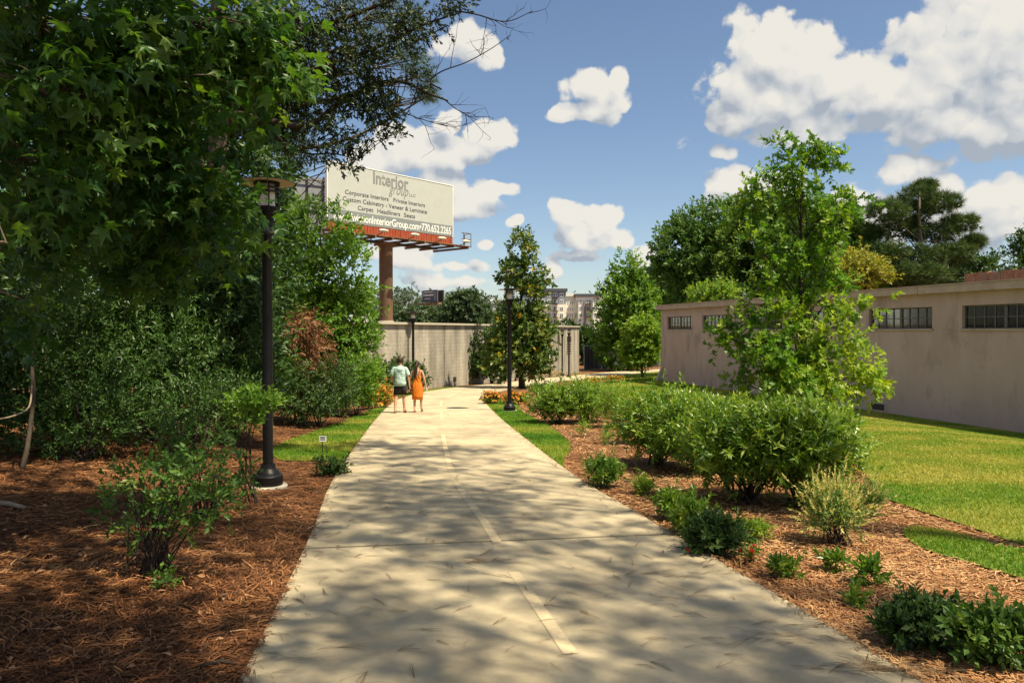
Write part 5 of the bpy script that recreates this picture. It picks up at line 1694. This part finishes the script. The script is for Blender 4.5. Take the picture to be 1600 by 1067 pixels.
# pine behind the oak: a sunlit tuft shows at the oak's right edge
D = 22.0
k = D / F_PX
cl = [(P(u, v, D + dd), ru * k, ru * k, rv * k) for (u, v, ru, rv, dd) in ((660, 118, 24, 26, 0), (668, 150, 16, 10, 0), (640, 95, 26, 20, .4), (600, 60, 40, 30, 1), (560, 20, 50, 30, 1), (460, 230, 34, 34, .5), (440, 260, 40, 24, 0), (620, 20, 40, 24, 0), (480, -40, 60, 40, 0), (380, -60, 60, 40, .5), (540, -90, 60, 40, 0))]
pine('pine_tree', 'pine behind the dark oak, its sunlit tuft showing at the crown edge', ground((400 - 800) * k, D), P(420, -150, D), .2, cl, 90, .30, 43, low=.3)

# tall pines right of the viewer: they drop the needles and the soft dapples on the path
def tall_pine(label, trunk, cx, cy, rx, ry, z0, z1, n, seed):
    rgq = np.random.default_rng(seed)
    cl = []
    for i in range(n):
        a = rgq.uniform(0, 6.28); rr = math.sqrt(rgq.random())
        cl.append((Vector((cx + rx * rr * math.cos(a), cy + ry * rr * math.sin(a), rgq.uniform(z0, z1))), rgq.uniform(.5, 1.1), rgq.uniform(.5, 1.1), rgq.uniform(.2, .45)))
    pine('pine_tree', label, ground(*trunk), Vector((trunk[0] - .5, trunk[1] + .3, z1 + .3)), .24, cl, 27, .40, seed, low=.6, limb_r=.03, tm=T_needles(12, 5, .05))
tall_pine('tall pine right of the viewer casting dapples over the near path', (9.4, -1.5), 6.0, 1.2, 2.7, 5.0, 12.5, 17.0, 92, 44)
tall_pine('second tall pine right of the viewer casting dapples farther up the path', (11.5, 3.2), 5.2, 8.6, 2.2, 3.8, 13.5, 17.0, 28, 45)
# ================================================================ planting of the right bed
def bed_shrub(name, label, u, vb, hw, vt, n, slen, nl, lsize, tm, leaf, seed, group=None, cat_='shrub', stems=14, low=.25, **kw):
    """a bush whose foot is at pixel u,vb, half width hw and top vt"""
    b = G(u, vb); D = b.y
    sp = slen * F_PX / D
    h = max(.45 * (vb - vt), (vb - vt) - .62 * sp); hw = max(.55 * hw, hw - .45 * sp)
    rg = np.random.default_rng(seed + 500)
    lob = []
    m = max(3, int(hw / 12))
    m = min(m, 9)
    for i in range(m):
        a = 6.28 * i / m + rg.uniform(-.3, .3)
        x = u + math.cos(a) * hw * .52; dz = math.sin(a) * hw * .45 * D / F_PX
        lob.append(Lb(x, vb - h * rg.uniform(.50, .66), D + dz, hw * .46, h * .30))
    lob.append(Lb(u + rg.uniform(-.1, .1) * hw, vb - h * .74, D, hw * .5, h * .24))
    lob.append(Lb(u, vb - h * .45, D, hw * .6, h * (.45 - low * .4)))
    return shrub(name, label, b, lob, n, slen, nl, lsize, tm, M[leaf], M['dark_bark'], stems=stems, seed=seed, group=group, cat_=cat_, **{'stem_r': .004 if cat_ in ('plant', 'flower', 'flowers') else .007, **kw})
LNG = T_lance(.30)
GS = 'leafy shrubs in a row in the right bed'
bed_shrub('leafy_shrub', 'largest leafy shrub, at the near right end of the row, half behind pale spiky bush', 1250, 792, 112, 614, 1000, .24, 11, .108, LNG, 'l_shrub', 101, GS, up=.5, cbias=.16, stem_r=.018, stems=20)
bed_shrub('leafy_shrub', 'leafy shrub second from the near end of the row, below the young oak', 1163, 784, 112, 620, 900, .24, 11, .108, LNG, 'l_shrub', 102, GS, up=.5, cbias=.15, stem_r=.018, stems=20)
bed_shrub('leafy_shrub', 'leafy shrub third from the near end of the row', 1090, 738, 88, 608, 760, .25, 11, .108, LNG, 'l_shrub', 103, GS, up=.5, cbias=.12, stem_r=.018)
bed_shrub('leafy_shrub', 'leafy shrub fourth from the near end of the row, right of the yellowish bush', 1026, 726, 78, 596, 720, .25, 11, .108, LNG, 'l_shrub', 104, GS, up=.5, cbias=.18, stem_r=.018)
bed_shrub('leafy_shrub', 'rounded leafy shrub at the far end of the row, closest to the path', 872, 662, 58, 594, 620, .25, 11, .115, LNG, 'l_shrub', 105, GS, up=.5, cbias=.12, stem_r=.018)
bed_shrub('leafy_shrub', 'yellow tipped leafy shrub touching the far end shrub of the row', 915, 660, 58, 594, 560, .25, 11, .115, LNG, 'l_lime', 106, GS, up=.5, stem_r=.018, cbias=-.1)
bed_shrub('yellow_bush', 'airy yellow green bush between two dark leafy shrubs of the row', 965, 668, 48, 594, 420, .3, 9, .10, T_lance(.2), 'l_lime', 107, up=.7, cbias=.05)
bed_shrub('low_hedge', 'low dark hedge clump behind the orange flowers at the path bend', 842, 612, 30, 601, 200, .22, 9, .12, EL, 'l_mid', 108, stems=5)
bed_shrub('spiky_bush', 'pale yellow spiked bush in front of the largest leafy shrub', 1302, 850, 60, 750, 330, .2, 9, .055, T_lance(.22), 'l_mid', 109, up=.9, outw=.6, cbias=.2, bloom=(M['l_cream'], 210, .035, 'spike', 12), stems=24)
bed_shrub('spiky_bush', 'smaller pale spiked bush at the lawn edge behind the larger one', 1358, 806, 34, 752, 190, .2, 9, .055, T_lance(.22), 'l_mid', 110, up=.9, cbias=.15, bloom=(M['l_cream'], 60, .03, 'spike', 10), stems=14)
GL = 'low plants of the right bed'
bed_shrub('low_plant', 'low green plant nearest the tip of the grass wedge', 942, 762, 38, 714, 190, .14, 9, .07, EL, 'l_shrub', 111, GL, 'plant', 8, cbias=-.05)
bed_shrub('low_plant', 'small yellowish plant right of the plant nearest the grass wedge', 1005, 772, 20, 744, 80, .13, 8, .06, EL, 'l_lime', 112, GL, 'plant', 6)
bed_shrub('low_plant', 'small bright plant at the upper end of the red flowered clump', 1048, 812, 26, 766, 120, .14, 9, .07, EL, 'l_shrub', 113, GL, 'plant', 8, cbias=.1)
bed_shrub('low_plant', 'dark low clump with red flowers hugging the path edge', 1118, 868, 52, 802, 260, .13, 10, .075, EL, 'l_deep', 114, GL, 'plant', 12, cbias=.05, bloom=(M['l_red'], 4, .03, 'head', 10))
bed_shrub('low_plant', 'bright green clump left of the red flowered clump', 1082, 838, 34, 782, 170, .13, 10, .075, EL, 'l_shrub', 115, GL, 'plant', 10, cbias=.15)
bed_shrub('low_plant', 'pale green low plant behind the red flowered clump', 1178, 846, 28, 814, 110, .12, 8, .05, EL, 'l_lime', 116, GL, 'plant', 8)
bed_shrub('red_flower', 'single red flowering plant beside the path right of the dark clump', 1172, 880, 10, 846, 14, .08, 7, .06, EL, 'l_shrub', 117, None, 'flower', 5, bloom=(M['l_red'], 6, .03, 'head', 12))
bed_shrub('seedling', 'leafy seedling nearest the path, left one of the pair', 1212, 905, 14, 872, 16, .09, 8, .075, EL, 'l_shrub', 118, GL, 'plant', 5)
bed_shrub('seedling', 'leafy seedling nearest the path, right one of the pair', 1238, 902, 14, 874, 16, .09, 8, .075, EL, 'l_shrub', 119, GL, 'plant', 5)
bed_shrub('seedling', 'bushy seedling below the pale spiked bush', 1306, 892, 18, 860, 24, .1, 8, .075, EL, 'l_shrub', 120, GL, 'plant', 5)
bed_shrub('seedling', 'wide low seedling clump below the grass tongue', 1356, 914, 24, 872, 34, .1, 8, .075, EL, 'l_shrub', 121, GL, 'plant', 6, cbias=-.05)
bed_shrub('seedling', 'single upright seedling on a bare stalk in open straw', 1337, 948, 11, 916, 12, .09, 8, .075, EL, 'l_shrub', 122, GL, 'plant', 4)
bed_shrub('low_plant', 'large dark clump at the lower right, left half', 1440, 1010, 74, 938, 330, .11, 9, .062, OV, 'l_deep', 123, GL, 'plant', 16, cbias=.08)
bed_shrub('low_plant', 'large looser clump at the lower right corner', 1548, 1034, 84, 950, 300, .11, 9, .06, OV, 'l_mid', 124, GL, 'plant', 16, cbias=.05)
bed_shrub('dry_plant', 'small dry tuft below the far end of the shrub row', 912, 682, 14, 654, 40, .16, 8, .08, T_lance(.2), 'l_lime', 125, None, 'plant', 8)
bed_shrub('dry_plant', 'small dry tuft beside the yellowish bush', 947, 694, 15, 670, 40, .14, 8, .08, T_lance(.2), 'l_lime', 126, None, 'plant', 8)
# flower drifts
FG = 'orange flower clumps along the path'
for i, (u, vb, hw, vt, n, lab) in enumerate((
        (768, 632, 20, 614, 130, 'orange flower clump at the very edge of the path left of the second lamp'),
        (805, 632, 26, 615, 160, 'orange flower clump at the foot of the second lamp post'),
        (596, 638, 22, 600, 230, 'yellow orange flower clump left of the walking man'),
        (576, 640, 14, 606, 120, 'smaller orange flower clump under the sunlit tree'),
        (862, 590, 26, 581, 90, 'orange flowers at the foot of the block wall near the vent'),
        (838, 592, 18, 583, 70, 'orange flowers at the foot of the block wall behind the tulip tree'),
        (958, 598, 22, 589, 100, 'orange flower drift by the lawn before the young lime green tree'),
        (925, 599, 18, 591, 70, 'yellowish flower drift left of the lawn end'),
        (990, 580, 14, 571, 60, 'small orange flowers across the path in front of the fence'))):
    bed_shrub('flower_clump', lab, u, vb, hw, vt, n, .22, 7, .10, EL, 'l_lime' if i in (2, 7) else 'l_mid', 140 + i, FG, 'flowers', 5, low=0.0,
              cbias=.1, bloom=(M['l_bloom'], int(n * .9), .075, 'head', 7))

# ================================================================ needles fallen on the path
def path_litter():
    rg = np.random.default_rng(91)
    P0, P2, Rr = [], [], []
    def fascicle(x, y, an, ln):
        z = gzf(x, y) + .049
        for k in range(rg.integers(1, 4)):
            a = an + rg.normal(0, .08)
            P0.append((x, y, z)); P2.append((x + math.cos(a) * ln, y + math.sin(a) * ln, z + .002 + abs(rg.normal(0, .004))))
            Rr.append(rg.uniform(.0, .55))
    n = 430
    for _ in range(n):
        y = 2.6 * (24 / 2.6) ** rg.random() if rg.random() < .6 else rg.uniform(2.6, 14)
        c, d, r = path_frame(y)
        p = c + r * rg.uniform(-1.75, 1.75)
        fascicle(p[0], p[1], rg.normal(-.35, .9) if rg.random() < .7 else rg.uniform(0, 6.28), rg.uniform(.10, .24))
    for _ in range(420):
        y = 2.6 * (22 / 2.6) ** rg.random()
        c, d, r = path_frame(y)
        p = c + r * (1.83 - abs(rg.normal(0, .10))) * (1 if rg.random() < .5 else -1)
        fascicle(p[0], p[1], rg.uniform(0, 6.28), rg.uniform(.05, .16))
    for (u, v, m, s) in ((765, 884, 34, .16), (1372, 1056, 60, .16), (1225, 1010, 26, .22), (1050, 905, 14, .2), (520, 1030, 12, .2), (1250, 985, 12, .25)):
        g = G(u, v)
        for _ in range(m):
            fascicle(g.x + rg.normal(0, s), g.y + rg.normal(0, s * .35), rg.normal(-.1, .35) + (math.pi if rg.random() < .5 else 0), rg.uniform(.1, .2))
    P0, P2 = np.array(P0), np.array(P2)
    d = P2 - P0; ln = np.linalg.norm(d[:, :2], axis=1, keepdims=True)
    sd = np.stack([-d[:, 1], d[:, 0], np.zeros(len(d))], 1) / ln
    w = (.0011 + .00013 * P0[:, 1:2])
    mid = (P0 + P2) / 2 + sd * ln * rg.normal(0, .06, (len(d), 1)) + np.array([0, 0, .006])
    s = sd * w
    V = np.stack([P0 - s, P0 + s, mid - s, mid + s, P2 - s * .6, P2 + s * .6], 1).reshape(-1, 3)
    F = (np.array([(0, 1, 3, 2), (2, 3, 5, 4)])[None] + (np.arange(len(d)) * 6)[:, None, None]).reshape(-1, 4)
    o = link('pine_needle_litter', np_mesh('pine_needle_litter', V, F, np.repeat(Rr, 2)), M['litter'])
    tag(o, 'brown pine needles scattered over the concrete path', 'needles', kind='stuff')
M['litter'] = leafm('fallen_needles', [(.13, .085, .045), (.22, .14, .075), (.33, .22, .12)], trans=0, rough=.8)
path_litter()

# dry leaves lying on the straw under the thicket
def leaf_litter():
    rg = np.random.default_rng(93)
    n = 2600
    py = 3.0 * (17 / 3.0) ** rg.random(n)
    px = (path_x(py) - HALF_W - .1) - rg.random(n) ** .8 * np.minimum(9, .62 * py + 2)
    keep = np.ones(n, bool)
    for poly, pa in LAWNS: keep &= ~in_poly(px, py, poly)
    px, py = px[keep], py[keep]; n = len(px)
    pos = np.stack([px, py, gz(px, py) + rg.uniform(.02, .045, n)], 1)
    an = rg.random(n) * 6.28
    d = np.stack([np.cos(an), np.sin(an), rg.normal(0, .25, n)], 1)
    nr = np.stack([rg.normal(0, .35, n), rg.normal(0, .35, n), np.ones(n)], 1)
    V, F, R = leaves_arrays(pos, d, nr, rg.uniform(.025, .075, n), T_leaf(.55, .12), np.clip(rg.normal(.45, .28, n), 0, 1))
    o = link('leaf_litter', np_mesh('leaf_litter', V, F, R), M['l_dead'])
    tag(o, 'small dry leaves scattered over the left straw bed', 'dry leaves', kind='stuff')
leaf_litter()

# ================================================================ the two walkers, seen from behind
M['skin'] = surf('skin', (.50, .27, .17), (.56, .31, .2), scale=10, rough=.55)
M['shirt'] = surf('mint_tshirt', (.36, .50, .48), (.43, .57, .54), scale=6, rough=.9, bump=.9, bscale=9, bdist=.05)
M['shorts'] = surf('black_shorts', (.012, .012, .013), (.02, .02, .022), scale=8, rough=.9)
M['dress'] = surf('orange_dress', (.64, .16, .012), (.74, .22, .02), scale=7, rough=.8, stretch=(1, 1, .3), bump=.9, bscale=12, bdist=.05)
M['hair'] = surf('dark_brown_hair', (.025, .013, .009), (.05, .026, .016), scale=20, rough=.5, stretch=(1, 1, .15))
M['shoe'] = surf('brown_sandal', (.12, .06, .035), (.17, .09, .05), scale=10, rough=.7)
M['print'] = surf('shirt_print', (.16, .26, .26), (.2, .3, .3), rough=.9)
M['paper'] = surf('white_paper', (.8, .8, .78), (.85, .85, .82), rough=.6)

def skin_body(name, joints, edges, mat, parent, root):
    me = bpy.data.meshes.new(name)
    bm = bmesh.new()
    lay = bm.verts.layers.skin.verify()
    vs = {}
    for k, (p, r) in joints.items():
        v = bm.verts.new(p); v[lay].radius = (r, r) if not isinstance(r, tuple) else r
        v[lay].use_root = (k == root); vs[k] = v
    for a, b in edges: bm.edges.new((vs[a], vs[b]))
    bm.to_mesh(me); bm.free()
    o = bpy.data.objects.new(name, me); COL.objects.link(o)
    m = o.modifiers.new('skin', 'SKIN'); m.use_smooth_shade = True
    s = o.modifiers.new('sub', 'SUBSURF'); s.levels = 2; s.render_levels = 2
    bpy.context.view_layer.update()
    res = bpy.data.meshes.new_from_object(o.evaluated_get(bpy.context.evaluated_depsgraph_get()))
    bpy.data.objects.remove(o); bpy.data.meshes.remove(me)
    res.polygons.foreach_set('use_smooth', np.full(len(res.polygons), True))
    res.materials.clear()
    return link(name, res, mat, parent)
def hand(joints, edges, wrist, tag_, wp, d, thumb_side, curl):
    """palm and five bent fingers; d = pointing direction of the hand, thumb_side = direction of the thumb, curl = where finger tips bend to"""
    d = Vector(d).normalized(); s = Vector(thumb_side).normalized(); c = Vector(curl).normalized()
    w = Vector(wp)
    joints[tag_ + 'palm'] = (tuple(w + d * .055), (.026, .034)); edges.append((wrist, tag_ + 'palm'))
    for k, (sp, ln) in enumerate(((.026, .068), (.009, .076), (-.009, .071), (-.026, .056))):
        a = w + d * .095 + s * sp
        joints[f'{tag_}f{k}a'] = (tuple(a), .0095); edges.append((tag_ + 'palm', f'{tag_}f{k}a'))
        b2 = a + d * ln * .55 + c * .012
        joints[f'{tag_}f{k}b'] = (tuple(b2), .0085); edges.append((f'{tag_}f{k}a', f'{tag_}f{k}b'))
        joints[f'{tag_}f{k}c'] = (tuple(b2 + d * ln * .35 + c * .026), .0075); edges.append((f'{tag_}f{k}b', f'{tag_}f{k}c'))
    t1 = w + d * .04 + s * .036
    joints[tag_ + 't1'] = (tuple(t1), .011); edges.append((tag_ + 'palm', tag_ + 't1'))
    t2 = t1 + d * .035 + s * .018 + c * .01
    joints[tag_ + 't2'] = (tuple(t2), .0085); edges.append((tag_ + 't1', tag_ + 't2'))
def ring(cx, cy, z, rx, ry, n=20, tilt=0.0, wav=0.0, ph=0.0):
    return [(cx + rx * (1 + wav * math.sin(5 * a + ph)) * math.cos(a), cy + ry * (1 + wav * math.sin(5 * a + ph)) * math.sin(a), z + tilt * math.cos(a)) for a in np.linspace(0, 2 * math.pi, n, endpoint=False)]
def head_shape(parent, c, hairmat, w=.078, h=.118):
    pass

def man():
    g = G(625, 647)
    r = thing('person', 'person in a mint t-shirt and black shorts walking away on the left', 'person', (g.x, g.y, g.z + .045))
    J = {'pelvis': ((0, 0, .95), (.15, .11)), 'waist': ((0, .01, 1.12), (.14, .10)), 'chest': ((0, .01, 1.32), (.165, .115)), 'neckb': ((0, .01, 1.50), .065), 'neck': ((0, .02, 1.57), .055),
         'jaw': ((0, .035, 1.63), (.062, .07)), 'head': ((0, .02, 1.70), (.078, .092)), 'crown': ((0, .015, 1.77), (.055, .07)), 'nose': ((0, .115, 1.675), .012),
         'shL': ((-.18, .0, 1.455), .062), 'elL': ((-.27, .02, 1.18), .042), 'wrL': ((-.24, .16, .99), .028),
         'shR': ((.18, .0, 1.455), .062), 'elR': ((.27, -.01, 1.17), .042), 'wrR': ((.30, .03, .93), .028),
         'hipL': ((-.095, 0, .90), .092), 'knL': ((-.12, -.04, .50), .058), 'anL': ((-.14, -.16, .085), .036), 'toeL': ((-.155, .01, .035), .034),
         'hipR': ((.095, 0, .90), .092), 'knR': ((.115, .08, .50), .058), 'anR': ((.13, .09, .10), .036), 'toeR': ((.17, .24, .04), .034), 'heelL': ((-.14, -.195, .04), .03), 'heelR': ((.125, .05, .045), .03),
         'earL': ((-.083, .012, 1.68), .013), 'earR': ((.083, .012, 1.68), .013), 'calfL': ((-.125, -.095, .36), .054), 'calfR': ((.12, .07, .36), .054)}
    E = [('pelvis', 'waist'), ('waist', 'chest'), ('chest', 'neckb'), ('neckb', 'neck'), ('neck', 'jaw'), ('jaw', 'head'), ('head', 'crown'), ('jaw', 'nose'), ('head', 'earL'), ('head', 'earR'),
         ('chest', 'shL'), ('shL', 'elL'), ('elL', 'wrL'), ('chest', 'shR'), ('shR', 'elR'), ('elR', 'wrR'), ('pelvis', 'hipL'), ('hipL', 'knL'), ('knL', 'calfL'), ('calfL', 'anL'), ('anL', 'toeL'), ('anL', 'heelL'),
         ('pelvis', 'hipR'), ('hipR', 'knR'), ('knR', 'calfR'), ('calfR', 'anR'), ('anR', 'toeR'), ('anR', 'heelR')]
    hand(J, E, 'wrL', 'hl', J['wrL'][0], (.15, .8, -.5), (.8, 0, .5), (0, -.2, -1))
    hand(J, E, 'wrR', 'hr', J['wrR'][0], (.1, .1, -1), (.1, 1, 0), (1, .1, 0))
    skin_body('body', J, E, M['skin'], r, 'pelvis')
    mb = MB()
    mb.loft([ring(0, 0, .88, .205, .155, wav=.04), ring(0, 0, .98, .20, .15, wav=.03, ph=1), ring(0, .005, 1.12, .19, .138, wav=.02), ring(0, .005, 1.28, .198, .142), ring(0, .0, 1.38, .205, .135), ring(0, .0, 1.46, .175, .105), ring(0, .005, 1.505, .11, .085), ring(0, .01, 1.53, .07, .068)])
    for s in (-1, 1):
        mb.tube([(s * .12, 0, 1.465), (s * .175, 0, 1.435), (s * .22, .003, 1.36), (s * .258, .008, 1.25), (s * .272, .01, 1.21)], [.045, .068, .072, .074, .076], 14)
    sh = mb.build('t_shirt', M['shirt'], r, smooth='all')
    # print on the back of the shirt: framed drawing of drooping lines
    for (x, z, w, h) in ((0, 1.405, .17, .012), (-.08, 1.36, .012, .10), (.08, 1.37, .012, .08), (.0, 1.36, .07, .05)):
        MB().box((x, -.139, z), (w, .006, h)).build('shirt_print', M['print'], sh)
    mb = MB()
    mb.loft([ring(0, 0, 1.0, .168, .128), ring(0, 0, .90, .182, .14), ring(0, .005, .80, .188, .135), ring(0, .01, .755, .17, .11)])
    for s in (-1, 1):
        mb.loft([ring(s * .092, .005, .90, .095, .13, 14), ring(s * .102, .012 + (.03 if s > 0 else -.005), .74, .102, .118, 14), ring(s * .108, .02 + (.05 if s > 0 else -.01), .585, .108, .114, 14)])
    mb.build('shorts', M['shorts'], r, smooth='all')
    hm = MB()
    hm.loft([ring(0, .0, 1.625, .060, .06), ring(0, -.005, 1.66, .083, .085), ring(0, .0, 1.71, .090, .100), ring(0, .005, 1.76, .083, .098), ring(0, .01, 1.80, .055, .07), ring(0, .01, 1.815, .015, .02)])
    hm.build('hair', M['hair'], r, smooth='all')
    for s, (x, y, z, yaw) in ((-1, (-.145, -.09, .03, .05)), (1, (.15, .14, .035, -.3))):
        MB().loft([[(x + math.cos(a) * .048 * q * math.cos(yaw) - math.sin(a) * .135 * q * math.sin(-yaw), y + math.sin(a) * .135 * q, zz) for a in np.linspace(0, 6.283, 16, endpoint=False)] for q, zz in ((.95, .001), (1.0, .02), (1.0, .03), (.9, .06), (.6, .085))]).build('shoe', M['shoe'], r, smooth='all')
def woman():
    g = G(652, 646)
    r = thing('person', 'person with a long dark ponytail in an orange dress walking away on the right', 'person', (g.x, g.y, g.z + .045))
    J = {'pelvis': ((0, 0, .90), (.14, .11)), 'waist': ((0, .01, 1.06), (.105, .085)), 'chest': ((0, .01, 1.24), (.135, .10)), 'neckb': ((0, .01, 1.40), .052), 'neck': ((0, .015, 1.46), .043),
         'jaw': ((0, .03, 1.515), (.052, .062)), 'head': ((0, .015, 1.585), (.07, .085)), 'crown': ((0, .01, 1.65), (.05, .06)), 'nose': ((0, .105, 1.56), .010), 'earL': ((-.074, .012, 1.565), .011), 'earR': ((.074, .012, 1.565), .011),
         'shL': ((-.155, .0, 1.355), .048), 'elL': ((-.225, -.02, 1.09), .033), 'wrL': ((-.245, .01, .87), .023),
         'shR': ((.155, .0, 1.355), .048), 'elR': ((.235, -.03, 1.09), .033), 'wrR': ((.29, -.02, .87), .023),
         'hipL': ((-.09, 0, .85), .09), 'knL': ((-.085, .03, .47), .052), 'calfL': ((-.085, -.005, .33), .047), 'anL': ((-.08, -.08, .075), .030), 'toeL': ((-.085, .07, .03), .028), 'heelL': ((-.08, -.105, .035), .026),
         'hipR': ((.09, 0, .85), .09), 'knR': ((.11, .09, .47), .052), 'calfR': ((.12, .08, .33), .047), 'anR': ((.125, .10, .11), .030), 'toeR': ((.145, .24, .05), .028), 'heelR': ((.122, .07, .08), .026)}
    E = [('pelvis', 'waist'), ('waist', 'chest'), ('chest', 'neckb'), ('neckb', 'neck'), ('neck', 'jaw'), ('jaw', 'head'), ('head', 'crown'), ('jaw', 'nose'), ('head', 'earL'), ('head', 'earR'),
         ('chest', 'shL'), ('shL', 'elL'), ('elL', 'wrL'), ('chest', 'shR'), ('shR', 'elR'), ('elR', 'wrR'), ('pelvis', 'hipL'), ('hipL', 'knL'), ('knL', 'calfL'), ('calfL', 'anL'), ('anL', 'toeL'), ('anL', 'heelL'),
         ('pelvis', 'hipR'), ('hipR', 'knR'), ('knR', 'calfR'), ('calfR', 'anR'), ('anR', 'toeR'), ('anR', 'heelR')]
    hand(J, E, 'wrL', 'hl', J['wrL'][0], (-.15, .15, -1), (0, 1, 0), (-1, .1, 0))
    hand(J, E, 'wrR', 'hr', J['wrR'][0], (.15, .1, -1), (0, 1, 0), (-1, .2, 0))
    skin_body('body', J, E, M['skin'], r, 'pelvis')
    mb = MB()
    mb.loft([ring(.0, .02, .42, .175, .165, 24, wav=.05), ring(0, .02, .55, .182, .165, 24, wav=.035, ph=.6), ring(0, .01, .72, .186, .155, 24, wav=.015), ring(0, 0, .86, .188, .152, 24), ring(0, 0, .97, .165, .13, 24),
             ring(0, .005, 1.06, .128, .105, 24), ring(0, .01, 1.15, .135, .115, 24, .0), ring(0, .015, 1.19, .14, .118, 24)])
    dr = mb.build('dress', M['dress'], r, smooth='all')
    for s in (-1, 1):
        MB().tube([(s * .10, -.10, 1.18), (s * .11, -.115, 1.28), (s * .085, -.06, 1.40), (s * .08, .03, 1.41)], .010, 6).build('strap', M['dress'], dr, smooth='all')
    MB().tube([(-.06, -.09, 1.40), (0, -.125, 1.27), (.10, -.135, 1.08), (.175, -.06, .98)], .011, 6).build('bag_strap', M['hair'], r, smooth='all')
    MB().box((.19, .03, .90), (.05, .17, .13)).build('shoulder_bag', M['hair'], r, bevel=.02)
    hm = MB()
    hm.loft([ring(0, -.01, 1.525, .05, .05), ring(0, -.01, 1.56, .074, .078), ring(0, .0, 1.60, .081, .093), ring(0, .0, 1.645, .074, .088), ring(0, .005, 1.68, .045, .055), ring(0, .005, 1.69, .01, .012)])
    h = hm.build('hair', M['hair'], r, smooth='all')
    MB().tube([(0, -.075, 1.62), (0, -.12, 1.60), (-.01, -.135, 1.48), (-.03, -.14, 1.32), (-.055, -.14, 1.17), (-.06, -.13, 1.10)], [.028, .04, .05, .05, .042, .012], 10).build('ponytail', M['hair'], h, smooth='all')
    MB().box((.315, .0, .745), (.012, .075, .14)).build('phone', M['paper'], r, label='white phone in the right hand')
    for x, y, z in ((-.082, -.015, 0.0), (.133, .16, .02)):
        MB().loft([[(x + math.cos(a) * .042 * q, y + math.sin(a) * .122 * q, z + zz) for a in np.linspace(0, 6.283, 16, endpoint=False)] for q, zz in ((.95, .001), (1.0, .012), (.98, .022))]).build('sandal', M['shoe'], r, smooth='all')
man(); woman()
